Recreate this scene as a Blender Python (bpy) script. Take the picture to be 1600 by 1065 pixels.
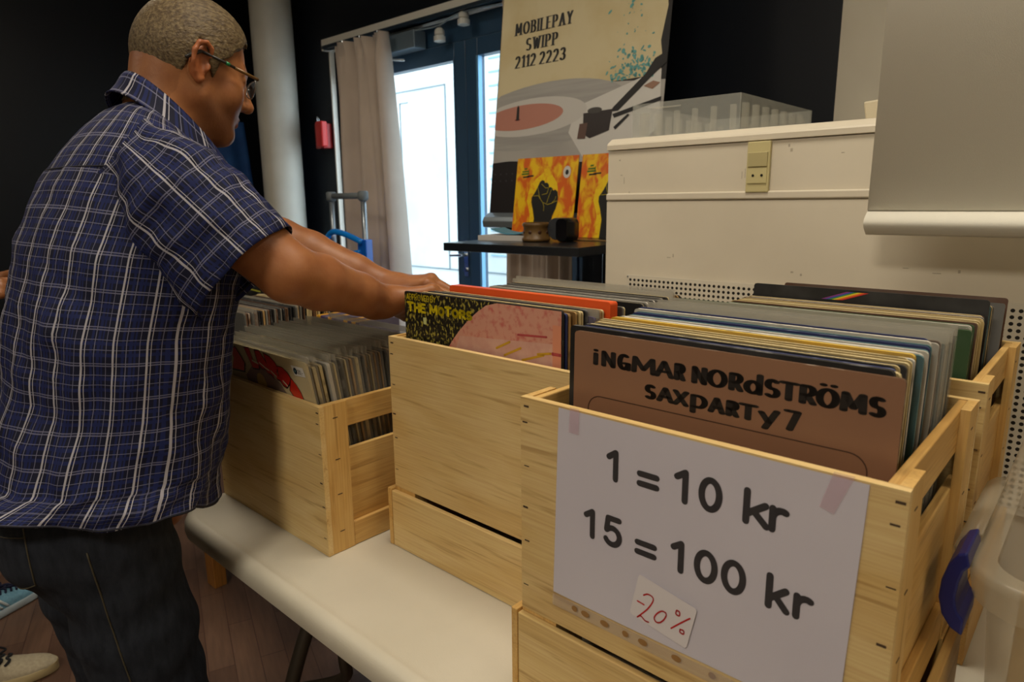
import bpy, bmesh, math, random
import numpy as np
from mathutils import Vector, Matrix, noise as mnoise

for o in list(bpy.data.objects):
    bpy.data.objects.remove(o)
SC = bpy.context.scene
COL = SC.collection
random.seed(7)
PI = math.pi

# ------------------------------------------------------------------ camera
EYE = 1.3055
HEAD, PITCH, ROLL = -0.74, 0.2059, 0.0106
cam_d = bpy.data.cameras.new('camera')
cam = bpy.data.objects.new('camera', cam_d)
COL.objects.link(cam)
r0 = Vector((math.cos(HEAD), -math.sin(HEAD), 0))
fh = Vector((math.sin(HEAD), math.cos(HEAD), 0))
up = Vector((0, 0, 1))
F = math.cos(PITCH) * fh - math.sin(PITCH) * up
U0 = math.sin(PITCH) * fh + math.cos(PITCH) * up
R = math.cos(ROLL) * r0 - math.sin(ROLL) * U0
U = math.sin(ROLL) * r0 + math.cos(ROLL) * U0
m = Matrix((R, U, -F)).transposed().to_4x4()
m.translation = (0, 0, EYE)
cam.matrix_world = m
cam_d.sensor_width = 36
cam_d.lens = 36 * 1045.18 / 1600
cam_d.clip_start = 0.02
cam_d.dof.use_dof = True
cam_d.dof.focus_distance = 0.95
cam_d.dof.aperture_fstop = 9
SC.camera = cam

# ------------------------------------------------------------------ world, sun, lamps, exposure
SC.view_settings.view_transform = 'Standard'
SC.view_settings.look = 'None'
SC.view_settings.gamma = 1
SC.view_settings.use_curve_mapping = False
SC.view_settings.exposure = 0.12
try:
    SC.cycles.transparent_max_bounces = 40
except Exception:
    pass
wd = bpy.data.worlds.new('sky')
SC.world = wd
wd.use_nodes = True
bg = wd.node_tree.nodes['Background']
bg.inputs[0].default_value = (0.72, 0.89, 1.0, 1)
bg.inputs[1].default_value = 5.2


def light(name, kind, loc, power, col, size=None, rot=(0, 0, 0), sizey=None, parent=None):
    d = bpy.data.lights.new(name, kind)
    d.energy = power
    d.color = col
    if kind == 'AREA':
        d.shape = 'RECTANGLE'
        d.size = size
        d.size_y = sizey or size
    o = bpy.data.objects.new(name, d)
    COL.objects.link(o)
    o.location = loc
    o.rotation_euler = rot
    o.parent = parent
    return o


sun_d = bpy.data.lights.new('sun', 'SUN')
sun_d.energy = 0.5
sun_d.color = (1, 0.97, 0.92)
sun_d.angle = 0.02
sun = bpy.data.objects.new('sun', sun_d)
COL.objects.link(sun)
sun.rotation_euler = (math.radians(42), 0, math.radians(25))
WARM = (1.0, 0.925, 0.79)
LAMPS = [(-0.55, 0.75, 18), (-2.9, 0.8, 10), (-0.15, -1.5, 33), (1.5, 0.7, 9), (-2.9, -1.6, 12)]

# ------------------------------------------------------------------ materials


def lin(c):
    r = []
    for v in c:
        v = v / 255.0
        r.append(v / 12.92 if v <= 0.04045 else ((v + 0.055) / 1.055) ** 2.4)
    return (*r, 1)


MATS = {}


def mat(name, col=(128, 128, 128), rough=.6, metal=0, spec=.5, col2=None, scale=20, stretch=(1, 1, 1), ramp=(.35, .65),
        bump=0, bscale=None, emit=0, trans=0, coord='Object', detail=4, rot=(0, 0, 0), distort=0, sheen=0):
    if name in MATS:
        return MATS[name]
    M = bpy.data.materials.new(name)
    M.use_nodes = True
    nt = M.node_tree
    b = nt.nodes['Principled BSDF']
    b.inputs['Base Color'].default_value = lin(col)
    b.inputs['Roughness'].default_value = rough
    b.inputs['Metallic'].default_value = metal
    b.inputs['Specular IOR Level'].default_value = spec
    if sheen:
        b.inputs['Sheen Weight'].default_value = sheen
    if emit:
        b.inputs['Emission Color'].default_value = lin(col)
        b.inputs['Emission Strength'].default_value = emit
    if col2 or bump:
        tc = nt.nodes.new('ShaderNodeTexCoord')
        mp = nt.nodes.new('ShaderNodeMapping')
        mp.inputs['Scale'].default_value = stretch
        mp.inputs['Rotation'].default_value = rot
        nt.links.new(tc.outputs[coord], mp.inputs['Vector'])
        oi = nt.nodes.new('ShaderNodeObjectInfo')
        ad = nt.nodes.new('ShaderNodeVectorMath')
        ad.operation = 'ADD'
        sc = nt.nodes.new('ShaderNodeMath')
        sc.operation = 'MULTIPLY'
        sc.inputs[1].default_value = 37
        nt.links.new(oi.outputs['Random'], sc.inputs[0])
        nt.links.new(mp.outputs[0], ad.inputs[0])
        nt.links.new(sc.outputs[0], ad.inputs[1])
        nz = nt.nodes.new('ShaderNodeTexNoise')
        nz.inputs['Scale'].default_value = scale
        nz.inputs['Detail'].default_value = detail
        nz.inputs['Distortion'].default_value = distort
        nt.links.new(ad.outputs[0], nz.inputs['Vector'])
        if col2:
            cr = nt.nodes.new('ShaderNodeValToRGB')
            cr.color_ramp.elements[0].position = ramp[0]
            cr.color_ramp.elements[1].position = ramp[1]
            cr.color_ramp.elements[0].color = lin(col)
            cr.color_ramp.elements[1].color = lin(col2)
            nt.links.new(nz.outputs['Fac'], cr.inputs[0])
            nt.links.new(cr.outputs[0], b.inputs['Base Color'])
        if bump:
            n2 = nz
            if bscale:
                n2 = nt.nodes.new('ShaderNodeTexNoise')
                n2.inputs['Scale'].default_value = bscale
                nt.links.new(ad.outputs[0], n2.inputs['Vector'])
            bp = nt.nodes.new('ShaderNodeBump')
            bp.inputs['Strength'].default_value = bump
            bp.inputs['Distance'].default_value = .002
            nt.links.new(n2.outputs['Fac'], bp.inputs['Height'])
            nt.links.new(bp.outputs[0], b.inputs['Normal'])
    MATS[name] = M
    return M


def clear_mat(name, col, opac, rough=.25, spec=.5, transl=.3):
    """translucent plastic: transparent mixed with a milky diffuse / gloss"""
    if name in MATS:
        return MATS[name]
    M = bpy.data.materials.new(name)
    M.use_nodes = True
    nt = M.node_tree
    b = nt.nodes['Principled BSDF']
    b.inputs['Base Color'].default_value = lin(col)
    b.inputs['Roughness'].default_value = rough
    b.inputs['Specular IOR Level'].default_value = spec
    out = nt.nodes['Material Output']
    tl = nt.nodes.new('ShaderNodeBsdfTranslucent')
    tl.inputs[0].default_value = lin(col)
    m1 = nt.nodes.new('ShaderNodeMixShader')
    m1.inputs[0].default_value = transl
    nt.links.new(b.outputs[0], m1.inputs[1])
    nt.links.new(tl.outputs[0], m1.inputs[2])
    tr = nt.nodes.new('ShaderNodeBsdfTransparent')
    m2 = nt.nodes.new('ShaderNodeMixShader')
    m2.inputs[0].default_value = opac
    nt.links.new(tr.outputs[0], m2.inputs[1])
    nt.links.new(m1.outputs[0], m2.inputs[2])
    nt.links.new(m2.outputs[0], out.inputs[0])
    MATS[name] = M
    return M


def wood_mat(name, axis, c1=(216, 188, 132), c2=(204, 170, 108), streak=(150, 108, 52), tilt=0.2):
    """pale pine plywood: broad bands and thin brown streaks along one axis"""
    if name in MATS:
        return MATS[name]
    M = bpy.data.materials.new(name)
    M.use_nodes = True
    nt = M.node_tree
    b = nt.nodes['Principled BSDF']
    b.inputs['Roughness'].default_value = .5
    b.inputs['Specular IOR Level'].default_value = .35
    tc = nt.nodes.new('ShaderNodeTexCoord')
    oi = nt.nodes.new('ShaderNodeObjectInfo')
    sc = nt.nodes.new('ShaderNodeMath')
    sc.operation = 'MULTIPLY'
    sc.inputs[1].default_value = 13
    nt.links.new(oi.outputs['Random'], sc.inputs[0])
    ad = nt.nodes.new('ShaderNodeVectorMath')
    nt.links.new(tc.outputs['Object'], ad.inputs[0])
    nt.links.new(sc.outputs[0], ad.inputs[1])

    def layer(along, across, scale, det, dist, tl):
        mp = nt.nodes.new('ShaderNodeMapping')
        s = [across] * 3
        s[axis] = along
        mp.inputs['Scale'].default_value = s
        mp.inputs['Rotation'].default_value = (tl if axis == 2 else 0, -tl if axis == 0 else 0, 0)
        nt.links.new(ad.outputs[0], mp.inputs['Vector'])
        nz = nt.nodes.new('ShaderNodeTexNoise')
        nz.inputs['Scale'].default_value = scale
        nz.inputs['Detail'].default_value = det
        nz.inputs['Distortion'].default_value = dist
        nt.links.new(mp.outputs[0], nz.inputs['Vector'])
        return nz
    n1 = layer(1.2, 5, 3.2, 3, .8, tilt)
    n2 = layer(2.6, 46, 2.6, 3, .25, tilt)
    n3 = layer(3, 140, 3, 2, 0, tilt)
    cr = nt.nodes.new('ShaderNodeValToRGB')
    cr.color_ramp.elements[0].position = .34
    cr.color_ramp.elements[1].position = .66
    cr.color_ramp.elements[0].color = lin(c2)
    cr.color_ramp.elements[1].color = lin(c1)
    nt.links.new(n1.outputs['Fac'], cr.inputs[0])
    r2 = nt.nodes.new('ShaderNodeValToRGB')
    r2.color_ramp.elements[0].position = .585
    r2.color_ramp.elements[1].position = .70
    r2.color_ramp.elements[0].color = (0, 0, 0, 1)
    r2.color_ramp.elements[1].color = (.5, .5, .5, 1)
    nt.links.new(n2.outputs['Fac'], r2.inputs[0])
    mx = nt.nodes.new('ShaderNodeMixRGB')
    nt.links.new(r2.outputs[0], mx.inputs[0])
    nt.links.new(cr.outputs[0], mx.inputs[1])
    mx.inputs[2].default_value = lin(streak)
    mx2 = nt.nodes.new('ShaderNodeMixRGB')
    mx2.blend_type = 'OVERLAY'
    mx2.inputs[0].default_value = .28
    nt.links.new(mx.outputs[0], mx2.inputs[1])
    nt.links.new(n3.outputs['Fac'], mx2.inputs[2])
    nt.links.new(mx2.outputs[0], b.inputs['Base Color'])
    bp = nt.nodes.new('ShaderNodeBump')
    bp.inputs['Strength'].default_value = .12
    bp.inputs['Distance'].default_value = .001
    nt.links.new(n3.outputs['Fac'], bp.inputs['Height'])
    nt.links.new(bp.outputs[0], b.inputs['Normal'])
    MATS[name] = M
    return M


WX = wood_mat('plywood_x', 0)
WY = wood_mat('plywood_y', 1, (210, 172, 106), (192, 148, 80))
WZ = wood_mat('plywood_z', 2, (212, 176, 112), (196, 154, 86), tilt=.05)

# ------------------------------------------------------------------ mesh helpers


class MB:
    def __init__(s):
        s.v, s.f, s.fm, s.mats, s.uv, s.M = [], [], [], [], {}, None

    def mi(s, m_):
        if m_ not in s.mats:
            s.mats.append(m_)
        return s.mats.index(m_)

    def addv(s, pts):
        n = len(s.v)
        if s.M is not None:
            s.v += [s.M @ Vector(p) for p in pts]
        else:
            s.v += [Vector(p) for p in pts]
        return n

    def face(s, idx, m_, uv=None):
        if uv:
            s.uv[len(s.f)] = uv
        s.f.append(tuple(idx))
        s.fm.append(s.mi(m_))

    def poly(s, pts, m_, uv=None):
        n = s.addv(pts)
        s.face(range(n, n + len(pts)), m_, uv)

    def box(s, lo, hi, m_, M=None):
        x0, y0, z0 = lo
        x1, y1, z1 = hi
        p = [(x0, y0, z0), (x1, y0, z0), (x1, y1, z0), (x0, y1, z0), (x0, y0, z1), (x1, y0, z1), (x1, y1, z1), (x0, y1, z1)]
        if M is not None:
            p = [M @ Vector(q) for q in p]
        n = s.addv(p)
        for q in ((0, 3, 2, 1), (4, 5, 6, 7), (0, 1, 5, 4), (1, 2, 6, 5), (2, 3, 7, 6), (3, 0, 4, 7)):
            s.face([n + i for i in q], m_)

    def loft(s, rings, m_, closed=True, caps=True, uvf=None):
        base = [s.addv(r) for r in rings]
        n = len(rings[0])
        k = n if closed else n - 1
        for a in range(len(rings) - 1):
            for i in range(k):
                j = (i + 1) % n
                uv = None
                if uvf:
                    uv = [uvf(a, i), uvf(a, i + 1), uvf(a + 1, i + 1), uvf(a + 1, i)]
                s.face((base[a] + i, base[a] + j, base[a + 1] + j, base[a + 1] + i), m_, uv)
        if caps and closed:
            s.face([base[0] + i for i in range(n)][::-1], m_)
            s.face([base[-1] + i for i in range(n)], m_)

    def tube(s, pts, r, m_, n=10, caps=True):
        pts = [Vector(p) for p in pts]
        rs = r if isinstance(r, (list, tuple)) else [r] * len(pts)
        rings = []
        nrm = None
        for i, p in enumerate(pts):
            t = (pts[min(i + 1, len(pts) - 1)] - pts[max(i - 1, 0)]).normalized()
            if nrm is None:
                nrm = t.orthogonal().normalized()
            else:
                nrm = (nrm - t * nrm.dot(t)).normalized()
            b = t.cross(nrm)
            rings.append([p + (nrm * math.cos(2 * PI * k / n) + b * math.sin(2 * PI * k / n)) * rs[i] for k in range(n)])
        s.loft(rings, m_, True, caps)

    def lathe(s, prof, m_, n=24, c=(0, 0, 0)):
        rings = [[(c[0] + r * math.cos(2 * PI * k / n), c[1] + r * math.sin(2 * PI * k / n), c[2] + z) for k in range(n)] for r, z in prof]
        s.loft(rings, m_, True, True)

    def prism(s, outline, z0, z1, m_, m_side=None):
        n = len(outline)
        a = s.addv([(x, y, z0) for x, y in outline])
        b = s.addv([(x, y, z1) for x, y in outline])
        s.face([a + i for i in range(n)][::-1], m_)
        s.face([b + i for i in range(n)], m_)
        for i in range(n):
            j = (i + 1) % n
            s.face((a + i, a + j, b + j, b + i), m_side or m_)

    def build(s, name, parent=None, smooth=False, bevel=0, seg=2, sub=0, auto=None):
        me = bpy.data.meshes.new(name)
        me.from_pydata([tuple(v) for v in s.v], [], s.f)
        for m_ in s.mats:
            me.materials.append(m_)
        me.polygons.foreach_set('material_index', s.fm)
        if s.uv:
            l = me.uv_layers.new(name='UVMap')
            for fi, uv in s.uv.items():
                ls = me.polygons[fi].loop_start
                for k, c in enumerate(uv):
                    l.data[ls + k].uv = c
        if smooth:
            me.polygons.foreach_set('use_smooth', [True] * len(me.polygons))
        me.update()
        o = bpy.data.objects.new(name, me)
        COL.objects.link(o)
        if parent:
            o.parent = parent
        if bevel:
            b = o.modifiers.new('bevel', 'BEVEL')
            b.width = bevel
            b.segments = seg
            b.limit_method = 'ANGLE'
            b.angle_limit = .6
        if sub:
            b = o.modifiers.new('sub', 'SUBSURF')
            b.levels = sub
            b.render_levels = sub
        if auto is not None:
            bm = bmesh.new()
            bm.from_mesh(me)
            for e in bm.edges:
                if len(e.link_faces) == 2 and e.calc_face_angle(0) > auto:
                    e.smooth = False
            bm.to_mesh(me)
            bm.free()
        return o


def tag(o, label, cat, group=None, kind=None):
    o['label'] = label
    o['category'] = cat
    if group:
        o['group'] = group
    if kind:
        o['kind'] = kind
    return o


def struct(o):
    o['kind'] = 'structure'
    return o


def empty(name, loc, label, cat, group=None, rotz=0, rot=None):
    o = bpy.data.objects.new(name, None)
    COL.objects.link(o)
    o.location = loc
    o.rotation_euler = rot or (0, 0, rotz)
    o.empty_display_size = .05
    return tag(o, label, cat, group)


def copy_tree(o, parent=None):
    c = o.copy()
    COL.objects.link(c)
    c.parent = parent
    for ch in list(o.children):
        copy_tree(ch, c)
    return c


def rrect(x0, y0, x1, y1, r, n=5):
    p = []
    for cx_, cy_, a in ((x1 - r, y1 - r, 0), (x0 + r, y1 - r, 90), (x0 + r, y0 + r, 180), (x1 - r, y0 + r, 270)):
        for k in range(n + 1):
            t = math.radians(a + 90 * k / n)
            p.append((cx_ + r * math.cos(t), cy_ + r * math.sin(t)))
    return p


def bez(pts, n=8):
    """Catmull-Rom through points"""
    P = [Vector(p) for p in pts]
    P = [2 * P[0] - P[1]] + P + [2 * P[-1] - P[-2]]
    out = []
    for i in range(1, len(P) - 2):
        for k in range(n):
            t = k / n
            out.append(.5 * ((2 * P[i]) + (-P[i - 1] + P[i + 1]) * t + (2 * P[i - 1] - 5 * P[i] + 4 * P[i + 1] - P[i + 2]) * t * t
                             + (-P[i - 1] + 3 * P[i] - 3 * P[i + 1] + P[i + 2]) * t ** 3))
    out.append(P[-2])
    return out

# ------------------------------------------------------------------ pen lettering


def arc(cx_, cy_, rx, ry, a0, a1, n=14):
    return [(cx_ + rx * math.cos(math.radians(a0 + (a1 - a0) * k / n)), cy_ + ry * math.sin(math.radians(a0 + (a1 - a0) * k / n))) for k in range(n + 1)]


GL = {
    'A': [[(0, 0), (.37, 1), (.74, 0)], [(.14, .33), (.6, .33)]],
    'B': [[(0, 0), (0, 1)], [(0, 1), (.3, 1)] + arc(.3, .76, .26, .24, 90, -90) + [(0, .52)], [(0, .52), (.32, .52)] + arc(.32, .26, .3, .26, 90, -90) + [(0, 0)]],
    'C': [arc(.42, .5, .42, .5, 50, 310, 22)],
    'D': [[(0, 0), (0, 1)], [(0, 1), (.22, 1)] + arc(.22, .5, .44, .5, 90, -90, 18) + [(0, 0)]],
    'E': [[(0, 0), (0, 1)], [(0, 1), (.5, 1)], [(0, .52), (.42, .52)], [(0, 0), (.52, 0)]],
    'G': [arc(.42, .5, .42, .5, 55, 350, 24), [(.83, .42), (.46, .42)], [(.83, .42), (.83, 0)]],
    'H': [[(0, 0), (0, 1)], [(.6, 0), (.6, 1)], [(0, .52), (.6, .52)]],
    'I': [[(0, 0), (0, 1)]],
    'K': [[(0, 0), (0, 1)], [(.58, 1), (.02, .42)], [(.2, .6), (.62, 0)]],
    'L': [[(0, 1), (0, 0)], [(0, 0), (.5, 0)]],
    'M': [[(0, 0), (.04, 1), (.43, .2), (.82, 1), (.86, 0)]],
    'N': [[(0, 0), (0, 1)], [(0, 1), (.64, 0)], [(.64, 0), (.64, 1)]],
    'O': [arc(.45, .5, .45, .5, 0, 360, 28)],
    'P': [[(0, 0), (0, 1)], [(0, 1), (.3, 1)] + arc(.3, .73, .28, .27, 90, -90) + [(0, .46)]],
    'R': [[(0, 0), (0, 1)], [(0, 1), (.3, 1)] + arc(.3, .74, .27, .26, 90, -90) + [(0, .48)], [(.26, .48), (.62, 0)]],
    'S': [arc(.32, .74, .29, .26, 40, 270, 14) + arc(.32, .25, .32, .25, 90, -140, 14)[1:]],
    'T': [[(.33, 0), (.33, 1)], [(0, 1), (.66, 1)]],
    'U': [[(0, 1), (0, .3)] + arc(.3, .3, .3, .3, 180, 360) + [(.6, 1)]],
    'V': [[(0, 1), (.35, 0), (.7, 1)]],
    'W': [[(0, 1), (.24, 0), (.48, .9), (.72, 0), (.96, 1)]],
    'X': [[(0, 0), (.64, 1)], [(0, 1), (.64, 0)]],
    'Y': [[(0, 1), (.34, .48), (.68, 1)], [(.34, .48), (.34, 0)]],
    '0': [arc(.31, .5, .31, .5, 0, 360, 28)],
    '1': [[(0, .8), (.26, 1), (.26, 0)]],
    '2': [arc(.29, .71, .28, .29, 165, -35, 14) + [(.0, .0)], [(0, 0), (.6, 0)]],
    '3': [arc(.28, .75, .26, .25, 160, -90, 14) + arc(.28, .26, .3, .26, 90, -160, 14)[1:]],
    '5': [[(.55, 1), (.1, 1), (.04, .52)] + arc(.28, .32, .3, .32, 125, -150, 18)],
    '7': [[(0, 1), (.58, 1), (.2, 0)]],
    '%': [arc(.14, .8, .12, .13, 0, 360, 12), [(.6, 1), (.06, 0)], arc(.55, .16, .12, .13, 0, 360, 12)],
    '-': [[(0, .42), (.34, .42)]],
    '=': [[(0, .62), (.6, .62)], [(0, .3), (.6, .3)]],
    ',': [[(.06, .06), (0, -.14)]],
    '.': [[(0, 0), (0, .02)]],
    'k': [[(0, 0), (0, 1)], [(.46, .66), (.02, .26)], [(.17, .4), (.5, 0)]],
    'r': [[(0, 0), (0, .68)], [(0, .38)] + arc(.28, .36, .28, .3, 165, 65, 8)],
    'i': [[(0, 0), (0, .76)], [(0, 1.0), (0, 1.02)]],
    'd': [[(.62, 0), (.62, 1.15)], arc(.31, .36, .31, .36, 0, 360, 22)],
    'p': [[(0, -.34), (0, .92)], [(0, .92), (.32, .92)] + arc(.32, .5, .34, .42, 90, -90, 16) + [(0, .08)]],
    'y': [[(0, .7), (.32, .05)], [(.62, .92), (.18, -.38)]],
    'Ö': [arc(.45, .5, .45, .5, 0, 360, 28), [(.16, 1.24), (.16, 1.25)], [(.74, 1.24), (.74, 1.25)]],
}


def stroke_polys(mb, m_, P, lines, rx, ry, serif=False, cap=10):
    """sweep an elliptical pen (rx, ry in metres) along 2D polylines, lay the result on P(u,v)"""
    for ln in lines:
        for a, b in zip(ln, ln[1:]):
            d = Vector((b[0] - a[0], b[1] - a[1]))
            if d.length < 1e-7:
                continue
            n = Vector((-d.y, d.x)).normalized()
            k = math.sqrt((rx * n.x) ** 2 + (ry * n.y) ** 2)
            ox, oy = rx * rx * n.x / k, ry * ry * n.y / k
            mb.poly([P(a[0] + ox, a[1] + oy), P(b[0] + ox, b[1] + oy), P(b[0] - ox, b[1] - oy), P(a[0] - ox, a[1] - oy)], m_)
        for q in ln:
            mb.poly([P(q[0] + rx * math.cos(2 * PI * i / cap), q[1] + ry * math.sin(2 * PI * i / cap)) for i in range(cap)], m_)


def text(mb, s, m_, P, u, v, h, rx, ry, width=None, gap=.2, serif=False, space=.4):
    """letters with lower-left corner at (u,v); width squeezes the whole line"""
    x, lines = 0, []
    for ch in s:
        if ch == ' ':
            x += space
            continue
        g = GL[ch]
        w = max(q[0] for l in g for q in l)
        for l in g:
            lines.append([(x + q[0], q[1]) for q in l])
            if serif and len(l) >= 2:
                for q, p in ((l[0], l[1]), (l[-1], l[-2])):
                    if abs(q[0] - p[0]) < .4 * abs(q[1] - p[1]) and (abs(q[1]) < .02 or abs(q[1] - 1) < .02):
                        lines.append([(x + q[0] - .16, q[1]), (x + q[0] + .16, q[1])])
        x += w + gap + rx / h * 2
    x -= gap + rx / h * 2
    sx = h if width is None or x < 1e-5 else width / x
    stroke_polys(mb, m_, P, [[(u + q[0] * sx, v + q[1] * h) for q in l] for l in lines], rx, ry)
    return x * sx


def planeP(o, ux, uz, n, off=.0003):
    o, ux, uz, n = Vector(o), Vector(ux), Vector(uz), Vector(n)
    return lambda u, v, k=1: o + ux * u + uz * v + n * off * k

# ------------------------------------------------------------------ signed-distance modelling for bodies and cloth


class Field:
    def __init__(s, lo, hi, h):
        s.lo = np.array(lo, np.float32)
        s.h = h
        s.rs = 1.0
        s.n = np.ceil((np.array(hi) - np.array(lo)) / h).astype(int) + 1
        s.F = np.full(s.n, 1.0, np.float32)

    def _sub(s, c0, c1):
        a = np.maximum(np.floor((np.array(c0) - s.lo) / s.h).astype(int), 0)
        b = np.minimum(np.ceil((np.array(c1) - s.lo) / s.h).astype(int) + 1, s.n)
        if np.any(b <= a):
            return None
        ax = [(s.lo[i] + s.h * np.arange(a[i], b[i])).astype(np.float32) for i in range(3)]
        return tuple(slice(a[i], b[i]) for i in range(3)), np.meshgrid(*ax, indexing='ij')

    def op(s, fn, c0, c1, k, cut=False):
        c0, c1 = np.array(c0, float), np.array(c1, float)
        mg = k + 3 * s.h
        r = s._sub(np.minimum(c0, c1) - mg, np.maximum(c0, c1) + mg)
        if r is None:
            return
        sl, P = r
        d = fn(*P)
        F = s.F[sl]
        k = max(k, 1e-5)
        if cut:
            h = np.clip(.5 - .5 * (F + d) / k, 0, 1)
            s.F[sl] = F * (1 - h) + (-d) * h + k * h * (1 - h)
        else:
            h = np.clip(.5 + .5 * (d - F) / k, 0, 1)
            s.F[sl] = d * (1 - h) + F * h - k * h * (1 - h)

    def cone(s, a, b, ra, rb, k=.01, cut=False):
        ra, rb, k = ra * s.rs, rb * s.rs, k * s.rs
        a, b = np.array(a, float), np.array(b, float)
        ab = b - a
        L = max(ab @ ab, 1e-9)
        R_ = max(ra, rb)

        def fn(X, Y, Z):
            px, py, pz = X - a[0], Y - a[1], Z - a[2]
            t = np.clip((px * ab[0] + py * ab[1] + pz * ab[2]) / L, 0, 1)
            return np.sqrt((px - t * ab[0]) ** 2 + (py - t * ab[1]) ** 2 + (pz - t * ab[2]) ** 2) - (ra + t * (rb - ra))
        s.op(fn, np.minimum(a, b) - R_, np.maximum(a, b) + R_, k, cut)

    def ell(s, c, r, Rm=None, k=.01, cut=False):
        c, r, k = np.array(c, float), np.array(r, float) * s.rs, k * s.rs
        A = np.array(Rm.to_3x3()) if Rm is not None else np.eye(3)

        def fn(X, Y, Z):
            p = [X - c[0], Y - c[1], Z - c[2]]
            q = [A[0][i] * p[0] + A[1][i] * p[1] + A[2][i] * p[2] for i in range(3)]
            k0 = np.sqrt(sum((q[i] / r[i]) ** 2 for i in range(3)))
            k1 = np.sqrt(sum((q[i] / r[i] ** 2) ** 2 for i in range(3))) + 1e-9
            return k0 * (k0 - 1) / k1
        e = np.sqrt(((np.abs(A) * r) ** 2).sum(1))
        s.op(fn, c - e, c + e, k, cut)

    def chain(s, pts, rs, k=.008):
        for i in range(len(pts) - 1):
            s.cone(pts[i], pts[i + 1], rs[i], rs[i + 1], k if i == 0 else .003)

    def mesh(s):
        F = s.F
        S = F < 0
        nx, ny, nz = F.shape
        any_ = np.zeros((nx - 1, ny - 1, nz - 1), bool)
        all_ = np.ones((nx - 1, ny - 1, nz - 1), bool)
        for i in (0, 1):
            for j in (0, 1):
                for k in (0, 1):
                    q = S[i:nx - 1 + i, j:ny - 1 + j, k:nz - 1 + k]
                    any_ |= q
                    all_ &= q
        cells = np.argwhere(any_ & ~all_)
        ci, cj, ck = cells.T
        val = {(i, j, k): F[ci + i, cj + j, ck + k] for i in (0, 1) for j in (0, 1) for k in (0, 1)}
        acc = np.zeros((len(cells), 3))
        cnt = np.zeros(len(cells))
        keys = list(val)
        for a in keys:
            for ax in range(3):
                if a[ax] == 0:
                    b = list(a)
                    b[ax] = 1
                    va, vb = val[a], val[tuple(b)]
                    mk = (va < 0) != (vb < 0)
                    t = np.where(mk, va / np.where(mk, va - vb, 1), 0)
                    p = np.zeros((len(cells), 3))
                    for q in range(3):
                        p[:, q] = a[q]
                    p[:, ax] += t
                    acc += p * mk[:, None]
                    cnt += mk
        V = (cells + acc / cnt[:, None]) * s.h + s.lo
        flat = (ci * (ny - 1) + cj) * (nz - 1) + ck
        quads = []
        for ax in range(3):
            sa = [slice(None)] * 3
            sb = [slice(None)] * 3
            sa[ax], sb[ax] = slice(0, -1), slice(1, None)
            A_, B_ = S[tuple(sa)], S[tuple(sb)]
            e = np.argwhere(A_ != B_)
            o1, o2 = (ax + 1) % 3, (ax + 2) % 3
            ok = (e[:, o1] > 0) & (e[:, o2] > 0) & (e[:, o1] < F.shape[o1] - 1) & (e[:, o2] < F.shape[o2] - 1)
            e = e[ok]
            ins = A_[tuple(e.T)]
            idx = []
            for d1, d2 in ((-1, -1), (0, -1), (0, 0), (-1, 0)):
                c = e.copy()
                c[:, o1] += d1
                c[:, o2] += d2
                fl = (c[:, 0] * (ny - 1) + c[:, 1]) * (nz - 1) + c[:, 2]
                idx.append(np.searchsorted(flat, fl))
            q = np.stack(idx, 1)
            q[~ins] = q[~ins][:, ::-1]
            quads.append(q)
        return V, np.concatenate(quads)


def np_mesh(name, V, Q, m_, parent=None, smooth_it=0):
    if smooth_it:
        e = np.concatenate([Q[:, [0, 1]], Q[:, [1, 2]], Q[:, [2, 3]], Q[:, [3, 0]]])
        for _ in range(smooth_it):
            acc = np.zeros_like(V)
            n = np.zeros(len(V))
            for q in range(3):
                acc[:, q] = np.bincount(e[:, 0], V[e[:, 1], q], len(V)) + np.bincount(e[:, 1], V[e[:, 0], q], len(V))
            n = np.bincount(e[:, 0], minlength=len(V)) + np.bincount(e[:, 1], minlength=len(V))
            V = .5 * V + .5 * acc / n[:, None]
    me = bpy.data.meshes.new(name)
    me.vertices.add(len(V))
    me.vertices.foreach_set('co', V.astype(np.float32).ravel())
    me.loops.add(Q.size)
    me.loops.foreach_set('vertex_index', Q.astype(np.int32).ravel())
    me.polygons.add(len(Q))
    me.polygons.foreach_set('loop_start', np.arange(0, Q.size, 4, dtype=np.int32))
    me.polygons.foreach_set('loop_total', np.full(len(Q), 4, np.int32))
    me.polygons.foreach_set('use_smooth', np.ones(len(Q), bool))
    me.update(calc_edges=True)
    me.materials.append(m_)
    o = bpy.data.objects.new(name, me)
    COL.objects.link(o)
    if parent:
        o.parent = parent
    return o, V


# ================================================================== THE SETTING
WHITE = mat('white_paint', (205, 198, 180), .55, col2=(196, 188, 170), scale=3, bump=.15, bscale=300)
BLACKP = mat('black_wall_paint', (13, 18, 27), .45, spec=.3, bump=.12, bscale=220)
XL, XR, YB, YF, ZC = -5.25, 2.6, 2.8, -3.2, 2.95


def slab(name, lo, hi, m_):
    b = MB()
    b.box(lo, hi, m_)
    return struct(b.build(name))


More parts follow.
